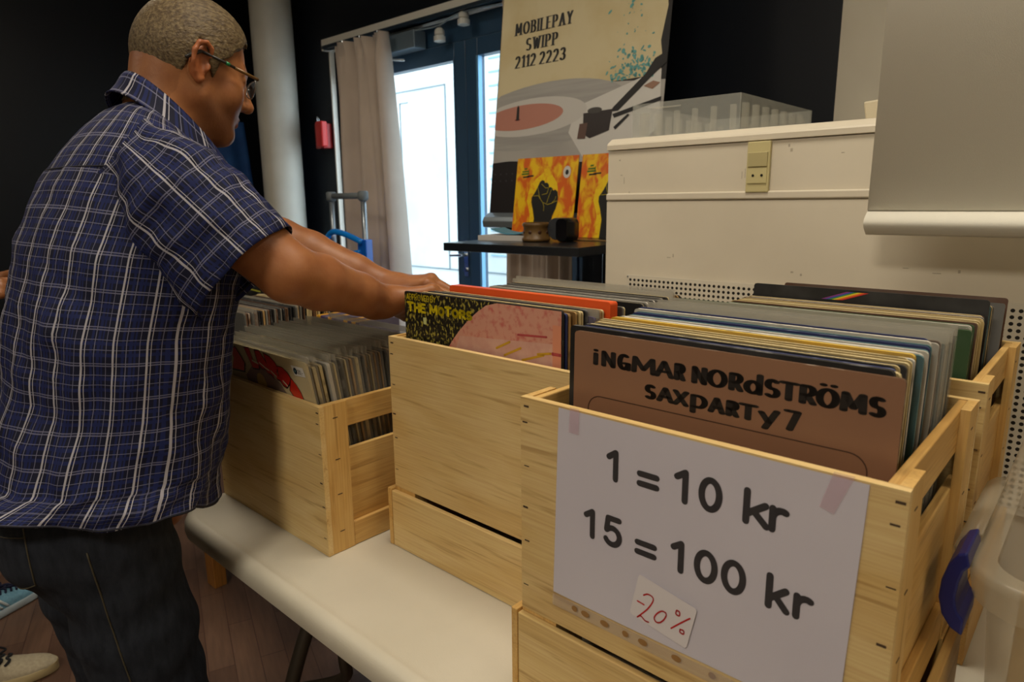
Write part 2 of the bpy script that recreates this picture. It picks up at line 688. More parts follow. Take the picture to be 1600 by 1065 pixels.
# wooden laminate floor
FL = bpy.data.materials.new('laminate')
FL.use_nodes = True
nt = FL.node_tree
pb = nt.nodes['Principled BSDF']
tc = nt.nodes.new('ShaderNodeTexCoord')
mp = nt.nodes.new('ShaderNodeMapping')
mp.inputs['Rotation'].default_value = (0, 0, .35)
nt.links.new(tc.outputs['Object'], mp.inputs[0])
br = nt.nodes.new('ShaderNodeTexBrick')
br.inputs['Color1'].default_value = lin((102, 76, 60))
br.inputs['Color2'].default_value = lin((84, 60, 47))
br.inputs['Mortar'].default_value = lin((70, 46, 36))
br.inputs['Scale'].default_value = 1
br.inputs['Mortar Size'].default_value = .0015
br.inputs['Brick Width'].default_value = .42
br.inputs['Row Height'].default_value = .07
nt.links.new(mp.outputs[0], br.inputs['Vector'])
nz = nt.nodes.new('ShaderNodeTexNoise')
nz.inputs['Scale'].default_value = 9
mp2 = nt.nodes.new('ShaderNodeMapping')
mp2.inputs['Scale'].default_value = (1, 9, 1)
nt.links.new(mp.outputs[0], mp2.inputs[0])
nt.links.new(mp2.outputs[0], nz.inputs['Vector'])
mx = nt.nodes.new('ShaderNodeMixRGB')
mx.blend_type = 'OVERLAY'
mx.inputs[0].default_value = .35
nt.links.new(br.outputs[0], mx.inputs[1])
nt.links.new(nz.outputs['Fac'], mx.inputs[2])
nt.links.new(mx.outputs[0], pb.inputs['Base Color'])
pb.inputs['Roughness'].default_value = .42
slab('floor', (XL, YF, -.1), (XR, YB, 0), FL)
slab('ceiling', (XL, YF, ZC), (XR, YB, ZC + .1), WHITE)
slab('wall_left', (XL - .15, YF, 0), (XL, YB, ZC), mat('navy_wall_paint', (6, 9, 15), .45, spec=.3, bump=.12, bscale=220))
slab('wall_front', (XL, YF - .15, 0), (XR, YF, ZC), WHITE)
slab('wall_right', (XR, YF, 0), (XR + .15, YB, ZC), WHITE)
# back wall: black paint round the glass doors, white to the right of them
DX0, DX1, DZ = -4.22, -2.06, 2.335
b = MB()
b.box((XL - .15, YB, 0), (DX0, YB + .2, ZC), BLACKP)
b.box((DX1, YB, 0), (-.886, YB + .2, ZC), BLACKP)
b.box((DX0, YB, DZ), (DX1, YB + .2, ZC), BLACKP)
b.box((-.886, YB, 0), (XR + .15, YB + .2, ZC), WHITE)
struct(b.build('wall_back'))
# round white column
b = MB()
b.lathe([(.142, 0), (.142, ZC)], mat('column_paint', (214, 212, 202), .5, col2=(202, 200, 190), scale=4), 48)
o = struct(b.build('trim_1', smooth=True, auto=.6))
o.location = (-4.62, 2.6, 0)
# door trim: white strip over and beside the glass doors
b = MB()
tw = mat('trim_white', (226, 222, 212), .45)
b.box((DX0 - .03, YB - .05, DZ - .01), (DX1 + .03, YB + .03, DZ + .062), tw)
b.box((DX0 - .012, YB - .008, 0), (DX0 + .002, YB + .03, DZ), tw)
struct(b.build('trim_2', bevel=.003))

# double glass door
FR = mat('door_frame_paint', (46, 76, 104), .35, spec=.5)
b = MB()
y0, y1 = YB + .05, YB + .12
b.box((DX0, y0, 2.21), (DX1, y1, DZ), FR)
b.box((DX0, y0, 0), (DX0 + .03, y1, 2.21), FR)
b.box((DX1 - .06, y0, 0), (DX1, y1, 2.21), FR)
door = struct(b.build('door_1', bevel=.003))
MID = -2.93
gl = clear_mat('glass_pane', (230, 240, 245), .06, .02, .5, 0)
for x0, x1 in ((DX0 + .03, MID), (MID, DX1 - .06)):
    b = MB()
    sl = .095 if x0 > -3.5 else .03
    b.box((x0 + .002, y0 - .01, .01), (x0 + sl, y1 - .02, 2.205), FR)
    b.box((x1 - .095, y0 - .01, .01), (x1 - .002, y1 - .02, 2.205), FR)
    b.box((x0 + sl, y0 - .01, .01), (x1 - .095, y1 - .02, .2), FR)
    b.box((x0 + sl, y0 - .01, 2.11), (x1 - .095, y1 - .02, 2.205), FR)
    lf = b.build('door_leaf', door, bevel=.003)
    b = MB()
    b.box((x0 + sl, y0 + .018, .2), (x1 - .095, y0 + .024, 2.11), gl)
    b.build('glass_pane', lf)
    b = MB()
    ab = mat('edge_strip', (120, 175, 215), .3, .3)
    e = x0 + .095 if x0 > -3.5 else x1 - .095
    b.box((e - .008, y0 - .012, .2), (e + .008, y0 + .018, 2.11), ab if x0 > -3.5 else FR)
    b.build('glazing_bead', lf)
CH = mat('chrome', (200, 205, 210), .25, 1)
b = MB()
b.box((MID - .04, y0 - .022, .86), (MID - .005, y0 - .011, 1.08), CH)
b.tube([(MID - .022, y0 - .02, .99), (MID - .022, y0 - .06, .99), (MID - .12, y0 - .06, .985)], .009, CH)
b.tube([(MID - .022, y0 - .02, .90), (MID - .022, y0 - .035, .90)], .014, CH)
h = b.build('door_handle', door, smooth=True, auto=.7)
h['label'] = 'chrome lever handle with lock plate'
# curtain track + wire above the doors
b = MB()
b.box((DX0 + .02, 2.72, 2.325), (DX1 - .02, 2.78, 2.345), mat('track', (28, 44, 58), .4))
struct(b.build('trim_3'))

# door closer box, two white sensors on the frame
o = empty('door_closer', (-3.42, 2.78, 2.20), 'grey box of the door closer at the top beside the curtain', 'door closer')
b = MB()
b.box((-.17, -.045, 0), (.17, .045, .1), mat('closer_grey', (105, 122, 135), .4, .3))
b.build('housing', o, bevel=.006)
b = MB()
b.tube([(-.1, -.02, 0), (-.1, -.02, -.03), (.02, .0, -.045)], .008, CH)
b.build('closer_arm', o, smooth=True)
for x, z, lb in ((-3.055, 2.2, 'left white bell shaped insulator on the door frame above the glass doors'),
                 (-2.855, 2.255, 'right white bell shaped insulator on the door frame, nearer the banner')):
    o = empty('insulator', (x, 2.76, z), lb, 'insulator', 'insulators over the doors')
    pw = mat('porcelain', (205, 205, 198), .3)
    b = MB()
    b.lathe([(.022, 0), (.034, .004), (.034, .03), (.024, .036), (.03, .042), (.028, .062), (.016, .075)], pw, 18)
    b.build('body', o, smooth=True, auto=.8)
    b = MB()
    b.tube([(0, 0, .07), (0, .01, .1)], .004, CH, 6)
    b.build('stem', o, smooth=True)
b = MB()
b.tube(bez([(-3.3, 2.745, 2.295), (-3.05, 2.745, 2.285), (-2.85, 2.745, 2.32), (-2.4, 2.745, 2.30), (-2.0, 2.745, 2.31)]), .004, mat('wire', (150, 165, 175), .4, .4), 6)
tag(b.build('wire', smooth=True), 'thin grey wire strung along the top of the glass doors', 'wire')

# outside: pale rendered facade with a thin framed door, paved ground
EXT = mat('render_wall', (186, 190, 188), .8, col2=(160, 168, 170), scale=1.5)
b = MB()
b.box((-12, 5.5, -.1), (0, 5.7, 3.6), EXT)
ln = mat('joint_line', (90, 105, 112), .7)
for x0, x1, z0, z1 in ((-6.95, -6.02, 2.62, 2.632), (-6.03, -6.018, .5, 2.63), (-6.86, -6.848, .5, 2.5), (-6.86, -6.7, 2.49, 2.5), (-12, 0, .5, .515)):
    b.box((x0, 5.49, z0), (x1, 5.5, z1), ln)
for k in range(16):
    b.box((-5.32, 5.488, .7 + .14 * k), (-4.3, 5.5, .715 + .14 * k), mat('shutter_line', (110, 150, 165), .6))
struct(b.build('facade'))
b = MB()
b.box((-12, YB + .2, -.12), (0, 5.5, -.02), mat('paving', (170, 172, 172), .9))
struct(b.build('ground'))

# ceiling lamps
for i, (x, y, p) in enumerate(LAMPS):
    o = empty('ceiling_lamp', (x, y, ZC), ['square ceiling lamp above the record crates', 'square ceiling lamp above the person in plaid shirt',
              'square ceiling lamp behind the camera', 'square ceiling lamp above the right end of the table', 'square ceiling lamp in the rear left of the room'][i], 'lamp', 'ceiling lamps')
    b = MB()
    b.box((-.32, -.32, -.04), (.32, .32, 0), mat('lamp_frame', (220, 220, 215), .5))
    b.build('frame', o)
    b = MB()
    b.box((-.29, -.29, -.045), (.29, .29, -.04), mat('lamp_diffuser', (255, 225, 180), .5, emit=3))
    b.build('diffuser', o)
    light('lamp_light', 'AREA', (0, 0, -.06), p, WARM, .55, (0, 0, 0), parent=o)

# ================================================================== FURNITURE AND FIXTURES
# white folding table
PL = mat('table_plastic', (204, 197, 180), .42, col2=(197, 190, 172), scale=6, bump=.1, bscale=500)
TX0, TX1, TY0, TY1 = -1.285, .56, .43, 1.20
tbl = empty('folding_table', ((TX0 + TX1) / 2, .8, 0), 'long white plastic folding table under the wooden record crates', 'table')
b = MB()
rings = []
for z, ins in ((.700, .012), (.702, .002), (.712, 0), (.726, .001), (.734, .005), (.7385, .010), (.74, .017), (.74, .02), (.7395, .0215), (.7395, .03)):
    rings.append([(x - (TX0 + TX1) / 2, y - .8, z) for x, y in rrect(TX0 + ins, TY0 + ins, TX1 - ins, TY1 - ins, .085 - ins * .6, 10)])
b.loft(rings, PL)
b.build('table_top', tbl, smooth=True, auto=.9)
LM = mat('leg_metal', (62, 54, 44), .45, .5)
cx0 = -(TX0 + TX1) / 2
for sx in (-1.04, .3):
    for sy in (-1, 1):
        b = MB()
        pts = [(sx + cx0, sy * .05, .66), (sx + cx0, sy * .17, .62), (sx + cx0, sy * .235, .53), (sx + cx0, sy * .30, .36), (sx + cx0, sy * .33, .15), (sx + cx0, sy * .335, .0)]
        b.tube(bez(pts), .0135, LM)
        b.build('leg', tbl, smooth=True)
    b = MB()
    b.tube([(sx + cx0, -.3, .695), (sx + cx0, .3, .695)], .012, LM)
    b.tube([(sx + cx0, -.05, .66), (sx + cx0, -.05, .70)], .012, LM)
    b.tube([(sx + cx0, .05, .66), (sx + cx0, .05, .70)], .012, LM)
    b.tube([(sx + cx0, -.19, .6), (sx + cx0 + (.2 if sx < 0 else -.2), -.12, .695)], .011, LM)
    b.tube([(sx + cx0, .19, .6), (sx + cx0 + (.2 if sx < 0 else -.2), .12, .695)], .011, LM)
    e = .14 if sx < 0 else -.14
    b.tube(bez([(sx + cx0 + e, -.25, .70), (sx + cx0 + e, -.25, .55), (sx + cx0 + e * .8, -.24, .48), (sx + cx0, -.28, .42)]), .011, LM)
    b.build('leg_brace', tbl, smooth=True)

# wooden side table carrying the far crates
WT = wood_mat('old_wood', 2, (150, 100, 44), (122, 78, 30), (80, 48, 16))
ft = empty('wooden_table', (-1.85, 1.2, 0), 'brown wooden table behind the person, under the far crates', 'table')
b = MB()
b.box((-.76, -.40, .665), (.44, .4, .70), mat('side_table_top', (190, 182, 168), .5))
b.build('table_top', ft, bevel=.004)
for x, y in ((-.36, -.33), (.4, .06), (-.72, .36), (.4, .36)):
    b = MB()
    b.box((x - .03, y - .022, 0), (x + .03, y + .022, .665), WT)
    b.build('leg', ft, bevel=.003)

# white wall casing with trim rail, vents and socket
BXW = mat('casing_white', (214, 204, 184), .5, col2=(206, 196, 176), scale=4)
BY = 1.45
cas = empty('ventilation_casing', (-.2, 2.1, 0), 'large white boxed-in casing with vents and socket behind the crates', 'casing')
ox, oy = .2, -2.1
b = MB()
b.box((-.992 + ox, BY + oy, 0), (1.9 + ox, 2.79 + oy, 1.302), BXW)
b.box((-.992 + ox, BY + .004 + oy, 1.302), (1.9 + ox, 2.79 + oy, 1.425), BXW)
for x, z, w, h_ in ((-.96, 1.40, .004, .004), (-.945, 1.345, .002, .016), (-.93, 1.322, .003, .004), (-.955, 1.365, .006, .002), (-.545, 1.41, .004, .006), (-.54, 1.40, .005, .007),
                    (-.44, 1.392, .006, .002), (-.635, 1.35, .0015, .02), (-.642, 1.348, .0015, .016), (-.80, 1.17, .003, .008), (-.815, 1.168, .010, .002), (-.52, 1.15, .006, .004), (-.50, 1.145, .004, .005),
                    (-.26, 1.165, .014, .002), (-.22, 1.168, .004, .006), (-.31, 1.172, .010, .0015)):
    yb = BY + (.0036 if z > 1.302 else -.0004) + oy
    b.box((x + ox, yb, z), (x + w + ox, yb + .001, z + h_), mat('scuff', (172, 162, 144), .7))
b.build('body', cas, bevel=.002)
b = MB()
prof = [(.003, 1.4265), (-.001, 1.4275), (-.0015, 1.4385), (.0005, 1.4425), (.006, 1.446), (.02, 1.4545), (.03, 1.456), (1.34, 1.456), (1.34, 1.4265)]
b.loft([[(x + ox, BY + oy + p[0], p[1]) for p in prof] for x in (-.993, 1.9)], BXW)
b.build('top_ledge', cas)
b = MB()
b.box((-.993 + ox, BY - .003 + oy, 1.3045), (1.9 + ox, BY + .003 + oy, 1.3215), BXW)
b.build('trim_rail', cas, bevel=.003)
# perforated vent plates
PF = bpy.data.materials.new('perforated_plate')
PF.use_nodes = True
nt = PF.node_tree
pb = nt.nodes['Principled BSDF']
pb.inputs['Roughness'].default_value = .45
tc = nt.nodes.new('ShaderNodeTexCoord')
vm = nt.nodes.new('ShaderNodeVectorMath')
vm.operation = 'SCALE'
vm.inputs['Scale'].default_value = 1 / .0118
nt.links.new(tc.outputs['Object'], vm.inputs[0])
fr = nt.nodes.new('ShaderNodeVectorMath')
fr.operation = 'FRACTION'
nt.links.new(vm.outputs[0], fr.inputs[0])
sb = nt.nodes.new('ShaderNodeVectorMath')
sb.operation = 'SUBTRACT'
sb.inputs[1].default_value = (.5, .5, .5)
nt.links.new(fr.outputs[0], sb.inputs[0])
ml = nt.nodes.new('ShaderNodeVectorMath')
ml.operation = 'MULTIPLY'
ml.inputs[1].default_value = (1, 0, 1)
nt.links.new(sb.outputs[0], ml.inputs[0])
le = nt.nodes.new('ShaderNodeVectorMath')
le.operation = 'LENGTH'
nt.links.new(ml.outputs[0], le.inputs[0])
lt = nt.nodes.new('ShaderNodeMath')
lt.operation = 'LESS_THAN'
lt.inputs[1].default_value = .29
nt.links.new(le.outputs['Value'], lt.inputs[0])
mx = nt.nodes.new('ShaderNodeMixRGB')
mx.inputs[1].default_value = lin((208, 200, 182))
mx.inputs[2].default_value = lin((14, 12, 10))
nt.links.new(lt.outputs[0], mx.inputs[0])
nt.links.new(mx.outputs[0], pb.inputs['Base Color'])
frame_m = mat('plate_rim', (208, 200, 182), .45)
for x0, x1 in ((-.918, -.255), (-.196, .47)):
    b = MB()
    b.box((-.006, 0, .0), (x1 - x0 + .006, .0035, .3835), frame_m)
    nxh = int((x1 - x0) / .0118) * .0118
    b.box((0, -.0006, .0118), (nxh, 0, .0118 * 32), PF)
    o = b.build('vent_grille', cas)
    o.location = (x0 + ox, BY - .0055 + oy, 1.121 - .3835)
    for xx in (-.002, (x1 - x0) * .5, x1 - x0 + .002):
        for zz in (.005, .379):
            b = MB()
            b.lathe([(.0028, 0), (.002, .0014)], CH, 10)
            for i in range(len(b.v) - 20, len(b.v)):
                v = b.v[i]
                b.v[i] = Vector((v.x + xx, -v.z - .0002, v.y + zz))
            b.build('screw', o)
BG = mat('beige_plastic', (196, 184, 134), .4)
b = MB()
b.box((-.628 + ox, BY - .006 + oy, 1.3185), (-.578 + ox, BY + .003 + oy, 1.4245), BG)
sk = b.build('socket_plate', cas, bevel=.002)
sk['label'] = 'beige socket plate with rocker switch'
b = MB()
b.box((-.624 + ox, BY - .0095 + oy, 1.372), (-.582 + ox, BY - .006 + oy, 1.402), mat('beige_dark', (176, 164, 118), .4))
b.build('rocker_switch', sk, bevel=.001)
b = MB()
b.box((-.624 + ox, BY - .008 + oy, 1.338), (-.582 + ox, BY - .006 + oy, 1.3695), BG)
for dx in (-.0095, .0095):
    b.prism([(-.602 + dx + ox + .0028 * math.cos(t * PI / 6), -.0 + .0028 * math.sin(t * PI / 6)) for t in range(12)], 0, .0006, mat('hole_black', (12, 10, 8), .9))
    for i in range(len(b.v) - 24, len(b.v)):
        v = b.v[i]
        b.v[i] = Vector((v.x, BY - .0081 - v.z + oy, 1.354 + v.y))
b.build('socket_face', sk, bevel=0)

# projection screen hanging in front of the casing
SCR = mat('screen_fabric', (238, 234, 219), .75, col2=(234, 229, 213), scale=2, bump=.1, bscale=600)
scr = empty('projection_screen', (.68, 1.33, 1.24), 'pulled-down off-white projection screen at the right, bottom edge rolled', 'projection screen')
b = MB()
prof = [(.012, 1.62)]
prof = [(0.0, 1.605), (0.0, .043)]
for k in range(0, 13):
    a = math.radians(165 - k * 27)
    prof.append((.004 + -.022 * math.sin(math.radians(k * 15)) * 1.0 + .0, .043 - .0036 * k))
for k in range(1, 9):
    a = math.radians(k * 22)
    prof.append((.004 + .017 * (1 - math.cos(a)) * .6, -.0002 - .002 * math.sin(a) + .002 * k))
b.loft([[(x, p[0], p[1]) for p in prof] for x in (-1.03, 1.2)], SCR, closed=False)
o = b.build('fabric', scr, smooth=True, auto=.5)
sm = o.modifiers.new('thick', 'SOLIDIFY')
sm.thickness = .0012
b = MB()
b.tube([(-1.028, .004, .02), (1.2, .004, .02)], .014, mat('bar_white', (180, 174, 158), .5), 14)
b.build('bottom_bar', scr, smooth=True)
b = MB()
b.box((-1.08, -.05, 1.58), (1.25, .06, 1.705), mat('case_white', (200, 196, 186), .4))
b.build('roller_case', scr, bevel=.01)

# translucent plastic insert tray lying on the casing
CLR = clear_mat('frosted_plastic', (214, 216, 210), .24, .25, .6, .4)
tr = empty('plastic_tray', (-.83, 1.76, 1.456), 'clear frosted plastic compartment tray on top of the white casing', 'tray')
w_, d_, hh = .285, .46, .085
b = MB()
for lo, hi in (((-w_ / 2, -d_ / 2, 0), (w_ / 2, d_ / 2, .003)), ((-w_ / 2, -d_ / 2, .003), (w_ / 2, -d_ / 2 + .003, hh)), ((-w_ / 2, d_ / 2 - .003, .003), (w_ / 2, d_ / 2, hh)),
               ((-w_ / 2, -d_ / 2 + .003, .003), (-w_ / 2 + .003, d_ / 2 - .003, hh)), ((w_ / 2 - .003, -d_ / 2 + .003, .003), (w_ / 2, d_ / 2 - .003, hh))):
    b.box(lo, hi, CLR)
b.build('shell', tr)
CLR2 = clear_mat('frosted_rib', (222, 218, 204), .26, .35, .5, .4)
for k in range(6):
    x = -w_ / 2 + .024 + k * .048
    for y in (-d_ / 2 + .004, d_ / 2 - .016):
        b = MB()
        b.box((x - .005, y, .003), (x + .005, y + .012, .062), CLR2)
        b.build('rib', tr)
for k in range(7):
    y = -d_ / 2 + .05 + k * .058
    for x in (w_ / 2 - .015, -w_ / 2 + .004):
        b = MB()
        b.box((x, y - .008, .003), (x + .011, y + .008, .068), CLR2)
        b.build('rib', tr)
b = MB()
b.box((-.09, -d_ / 2 - .001, .070), (-.01, -d_ / 2 + .004, .0735), CLR2)
b.build('rib', tr)
# pale plastic block near the screen
o = empty('plastic_block', (-.475, 1.75, 1.456), 'beige wedge-shaped plastic holder on the casing beside the screen', 'holder')
b = MB()
pc = mat('cream_plastic', (196, 184, 156), .5)
b.loft([[(-.06 + p[0], y, p[1]) for p in ((0, 0), (.02, .0), (.06, .02), (.052, .062), (.10, .066), (.13, .06), (.13, 0))] for y in (-.03, .03)], pc)
b.build('holder_body', o, bevel=.004)
b = MB()
b.lathe([(.009, 0), (.006, .008)], mat('white_knob', (225, 220, 210), .4), 14, c=(.045, 0, .0655))
b.build('knob', o)

# black bar table with things on it
BT = mat('black_laminate', (16, 20, 26), .28, spec=.6)
bt = empty('bar_table', (-1.535, 1.99, 0), 'tall black bar table in front of the glass doors', 'table', rotz=.085)
b = MB()
b.box((-.28, -.37, 1.137), (.28, .37, 1.165), BT)
b.build('table_top', bt, bevel=.002)
for x, y in ((.21, .3), (.2, -.05)):
    b = MB()
    b.tube([(x, y, 0), (x, y, 1.137)], .018, mat('black_metal', (20, 24, 30), .3, .6), 16)
    b.build('leg', bt, smooth=True, auto=.8)

# roll-up banner leaning back, standing on the bar table
BANH, BANW, BL = 1.6, .85, math.radians(6.6)
ban = empty('rollup_banner', (-1.746, 2.235, 1.2315), 'tall roll-up banner with MOBILEPAY SWIPP lettering and a turntable picture', 'banner', rot=(-BL, 0, 0))
PAP = mat('old_paper', (212, 198, 158), .6, col2=(198, 178, 128), scale=5, ramp=(.45, .75))
b = MB()
x0 = -BANW / 2
b.box((x0, 0, 0), (-x0, .0015, BANH), mat('banner_back', (30, 28, 28), .6))
P0 = planeP((x0, 0, 0), (1, 0, 0), (0, 0, 1), (0, -1, 0), .0003)
Zt = .9485   # height on the banner of the photo's upper frame edge


def P(u, v, k=1):
    return P0(u, Zt + v, k)


def fill(pts, m_, k):
    b.poly([P(u, v, k) for u, v in pts], m_)


def ellp(cx_, cy_, rx, ry, rot=0, n=40, u0=-9, u1=9, v0=-9, v1=9):
    out = []
    for i in range(n):
        t = 2 * PI * i / n
        x, y = rx * math.cos(t), ry * math.sin(t)
        out.append((min(max(cx_ + x * math.cos(rot) - y * math.sin(rot), u0), u1), min(max(cy_ + x * math.sin(rot) + y * math.cos(rot), v0), v1)))
    return out


DKB = mat('print_black', (20, 17, 17), .55)
fill([(0.004, .6)] + [(.004, -.42), (.8, -.42)] + [(.826 + .007 * math.sin(k * 2.1) + .004 * math.sin(k * 5.3), -.42 + k * .06) for k in range(18)], PAP, 1)
fill([(0, -.975), (.85, -.975), (.85, -.44), (.6, -.42), (0, -.42)], mat('print_greywhite', (174, 170, 164), .55, col2=(158, 154, 149), scale=3), 2)
fill(ellp(.24, -.52, .46, .135, .06, u0=0, u1=.85), mat('print_disc', (168, 165, 160), .5, col2=(154, 151, 147), scale=8, stretch=(.3, 1, 6)), 3)
fill([(.45, -.5), (.83, -.40), (.84, -.60), (.75, -.72), (.5, -.70), (.42, -.6)], mat('print_white', (208, 205, 199), .5), 4)
fill(ellp(.2, -.52, .305, .078, .03, u0=0), mat('print_ring', (198, 194, 188), .5), 5)
fill(ellp(.16, -.517, .225, .052, .03, u0=0), mat('print_salmon', (184, 124, 106), .5), 6)
fill(ellp(.134, -.525, .016, .004), mat('print_red', (120, 30, 24), .5), 7)
fill([(.126, -.527), (.127, -.475), (.134, -.463), (.141, -.475), (.143, -.527)], DKB, 8)
fill([(0, -.975), (.85, -.975), (.85, -.73), (.5, -.72), (.1, -.70), (0, -.705)], mat('print_dark', (24, 18, 20), .5), 7)
for k in range(7):
    for q in range(2):
        fill(ellp(.02 + k * .035, -.755 - q * .03, .004, .003, n=8), mat('print_dot', (70, 66, 72), .5), 8)
# tone-arm with cartridge
fill([(.62, -.535), (.655, -.535), (.79, -.425), (.85, -.38), (.85, -.34), (.80, -.36), (.765, -.41), (.63, -.52)], DKB, 8)
fill([(.49, -.53), (.63, -.525), (.62, -.605), (.53, -.63), (.495, -.61)], mat('print_cart', (40, 30, 29), .5), 9)
fill([(.475, -.57), (.515, -.568), (.508, -.63), (.468, -.628)], mat('print_cart2', (92, 66, 56), .5), 10)
fill(ellp(.545, -.523, .035, .012), mat('print_cart3', (62, 58, 54), .5), 11)
fill([(.63, -.545), (.84, -.50), (.84, -.515), (.64, -.56)], DKB, 9)
fill([(.64, -.595), (.70, -.55), (.71, -.555), (.65, -.605)], DKB, 10)
fill([(.75, -.66), (.80, -.64), (.85, -.60), (.85, -.68)], DKB, 9)
fill([(.76, -.455), (.80, -.44), (.83, -.45), (.8, -.47)], mat('print_skin', (150, 112, 90), .5), 9)
text(b, 'MOBILEPAY', DKB, lambda u, v: P(u, v, 3), .092, -.166, .048, .0062, .0018, width=.302, gap=.26, serif=True)
text(b, 'SWIPP', DKB, lambda u, v: P(u, v, 3), .158, -.237, .048, .0062, .0018, width=.165, gap=.26, serif=True)
text(b, '2112 2223', DKB, lambda u, v: P(u, v, 3), .102, -.304, .048, .0064, .0018, width=.268, gap=.2, serif=True)
rg = random.Random(3)
TEAL = mat('print_teal', (92, 158, 156), .5)
for k in range(150):
    if k < 14:
        u, v, r_ = rg.uniform(.57, .73), rg.uniform(-.16, -.04), rg.uniform(.004, .012)
    elif k < 40:
        u, v, r_ = rg.gauss(.70, .04), rg.uniform(-.42, -.12), rg.uniform(.002, .006)
    else:
        u, v, r_ = rg.gauss(.70, .055), -.42 + abs(rg.gauss(0, .05)), rg.uniform(.003, .011)
    v = max(v, -.45)
    u = min(u, .805)
    fill(ellp(u, v, r_, r_ * rg.uniform(.3, .9), rg.uniform(0, 3), n=8), TEAL, 5)
fill(ellp(.635, -.155 + .1, .017, .017), TEAL, 6)
b.build('printed_panel', ban)
AL = mat('aluminium', (150, 160, 168), .35, .7)
b = MB()
b.loft([[(x, p[0], p[1]) for p in ((-.05, -.045), (-.058, -.02), (-.05, .0), (-.02, .022), (.03, .022), (.055, 0), (.06, -.045))] for x in (x0 + .01, -x0 + .02)], AL)
b.M = None
b.build('base_cassette', ban, bevel=.003)
b = MB()
b.tube([(.1, .02, .02), (.1, .02, BANH)], .008, AL)
b.build('support_pole', ban, smooth=True)
b = MB()
b.box((x0, -.006, BANH - .01), (-x0, .008, BANH + .012), AL)
b.build('top_rail', ban)
for fx in (-.28, .3):
    b = MB()
    b.box((fx - .02, -.06, -.06), (fx + .02, .06, -.045), mat('rubber_black', (18, 18, 18), .7))
    b.build('foot', ban)

# two copies of the flame record, leaning on the banner
FLM = mat('flame_print', (236, 190, 10), .45, col2=(214, 96, 14), scale=26, ramp=(.40, .56), stretch=(1, 1, .6), distort=.5, detail=8)
YEL = mat('flame_yellow', (238, 200, 12), .45, col2=(228, 150, 10), scale=30, ramp=(.5, .7), distort=1.4)
FST = mat('fist_black', (18, 17, 14), .5)
VEIN = mat('vein_yellow', (180, 160, 20), .5)


def fist_record(loc, rz, label):
    o = empty('vinyl_record', loc, label, 'record', 'flame records on the bar table', rot=(-.15, 0, rz))
    b = MB()
    w = .315
    b.box((-w / 2, 0, 0), (w / 2, .004, w), FLM)
    Q = planeP((-w / 2, 0, w), (1, 0, 0), (0, 0, 1), (0, -1, 0))
    sc = w / 1.0

    def f2(pts, m_, k):
        b.poly([Q(u * sc, -v * sc, k) for u, v in pts], m_)
    aura = [(.30, 1), (.29, .72), (.22, .55), (.24, .42), (.34, .27), (.46, .2), (.6, .22), (.7, .33), (.74, .5), (.70, .66), (.64, .8), (.62, 1)]
    f2(aura, YEL, 1)
    fist = [(.36, 1), (.37, .78), (.335, .66), (.30, .57), (.30, .51), (.35, .44), (.39, .37), (.415, .315), (.45, .29), (.49, .30), (.50, .325), (.54, .325), (.57, .35), (.575, .385), (.605, .38),
            (.635, .40), (.645, .425), (.68, .415), (.72, .44), (.735, .50), (.735, .57), (.715, .65), (.67, .74), (.655, .82), (.66, 1)]
    f2(fist, FST, 2)
    for l in ([(.33, .49), (.41, .485), (.45, .53), (.5, .58), (.52, .63), (.52, .68)], [(.39, .38), (.42, .47), (.45, .53)], [(.45, .34), (.52, .39), (.57, .39)], [(.57, .39), (.55, .46), (.47, .475)],
              [(.5, .575), (.58, .60), (.64, .585), (.70, .56), (.735, .555)], [(.64, .585), (.69, .54), (.70, .50)], [(.62, .41), (.585, .5), (.56, .58)]):
        stroke_polys(b, VEIN, lambda u, v: Q(u, v, 3), [[(u * sc, -v * sc) for u, v in l]], .0009, .0009)
    b.poly([Q((.84 + .06 * math.cos(t * PI / 12)) * sc, -(.20 + .075 * math.sin(t * PI / 12)) * sc, 2) for t in range(24)], mat('sticker_white', (205, 200, 190), .5))
    b.poly([Q((.842 + .026 * math.cos(t * PI / 8)) * sc, -(.203 + .032 * math.sin(t * PI / 8)) * sc, 3) for t in range(16)], FST)
    GRN = mat('logo_green', (70, 110, 20), .5)
    for u0, v0, u1, v1 in ((.13, .13, .18, .145), (.10, .165, .21, .18), (.09, .195, .22, .212), (.12, .235, .23, .25), (.19, .225, .30, .24), (.2, .15, .212, .205)):
        f2([(u0, v0), (u1, v0 - .004), (u1, v1), (u0, v1 + .004)], FST if v0 > .2 else GRN, 2)
    b.build('sleeve', o)
    b = MB()
    b.M = Matrix.Translation((0, .007, w / 2)) @ Matrix.Rotation(PI / 2, 4, 'X')
    b.lathe([(.15, -.001), (.15, .001)], mat('vinyl_black', (12, 12, 13), .3), 40)
    b.M = None
    b.build('disc', o)
    return o


fist_record((-1.762, 2.105, 1.1662), .0, 'orange flame record with black fist and round sticker, left of the pair')
fist_record((-1.432, 2.11, 1.1662), .0, 'orange flame record with black fist, right one, partly behind the white casing')

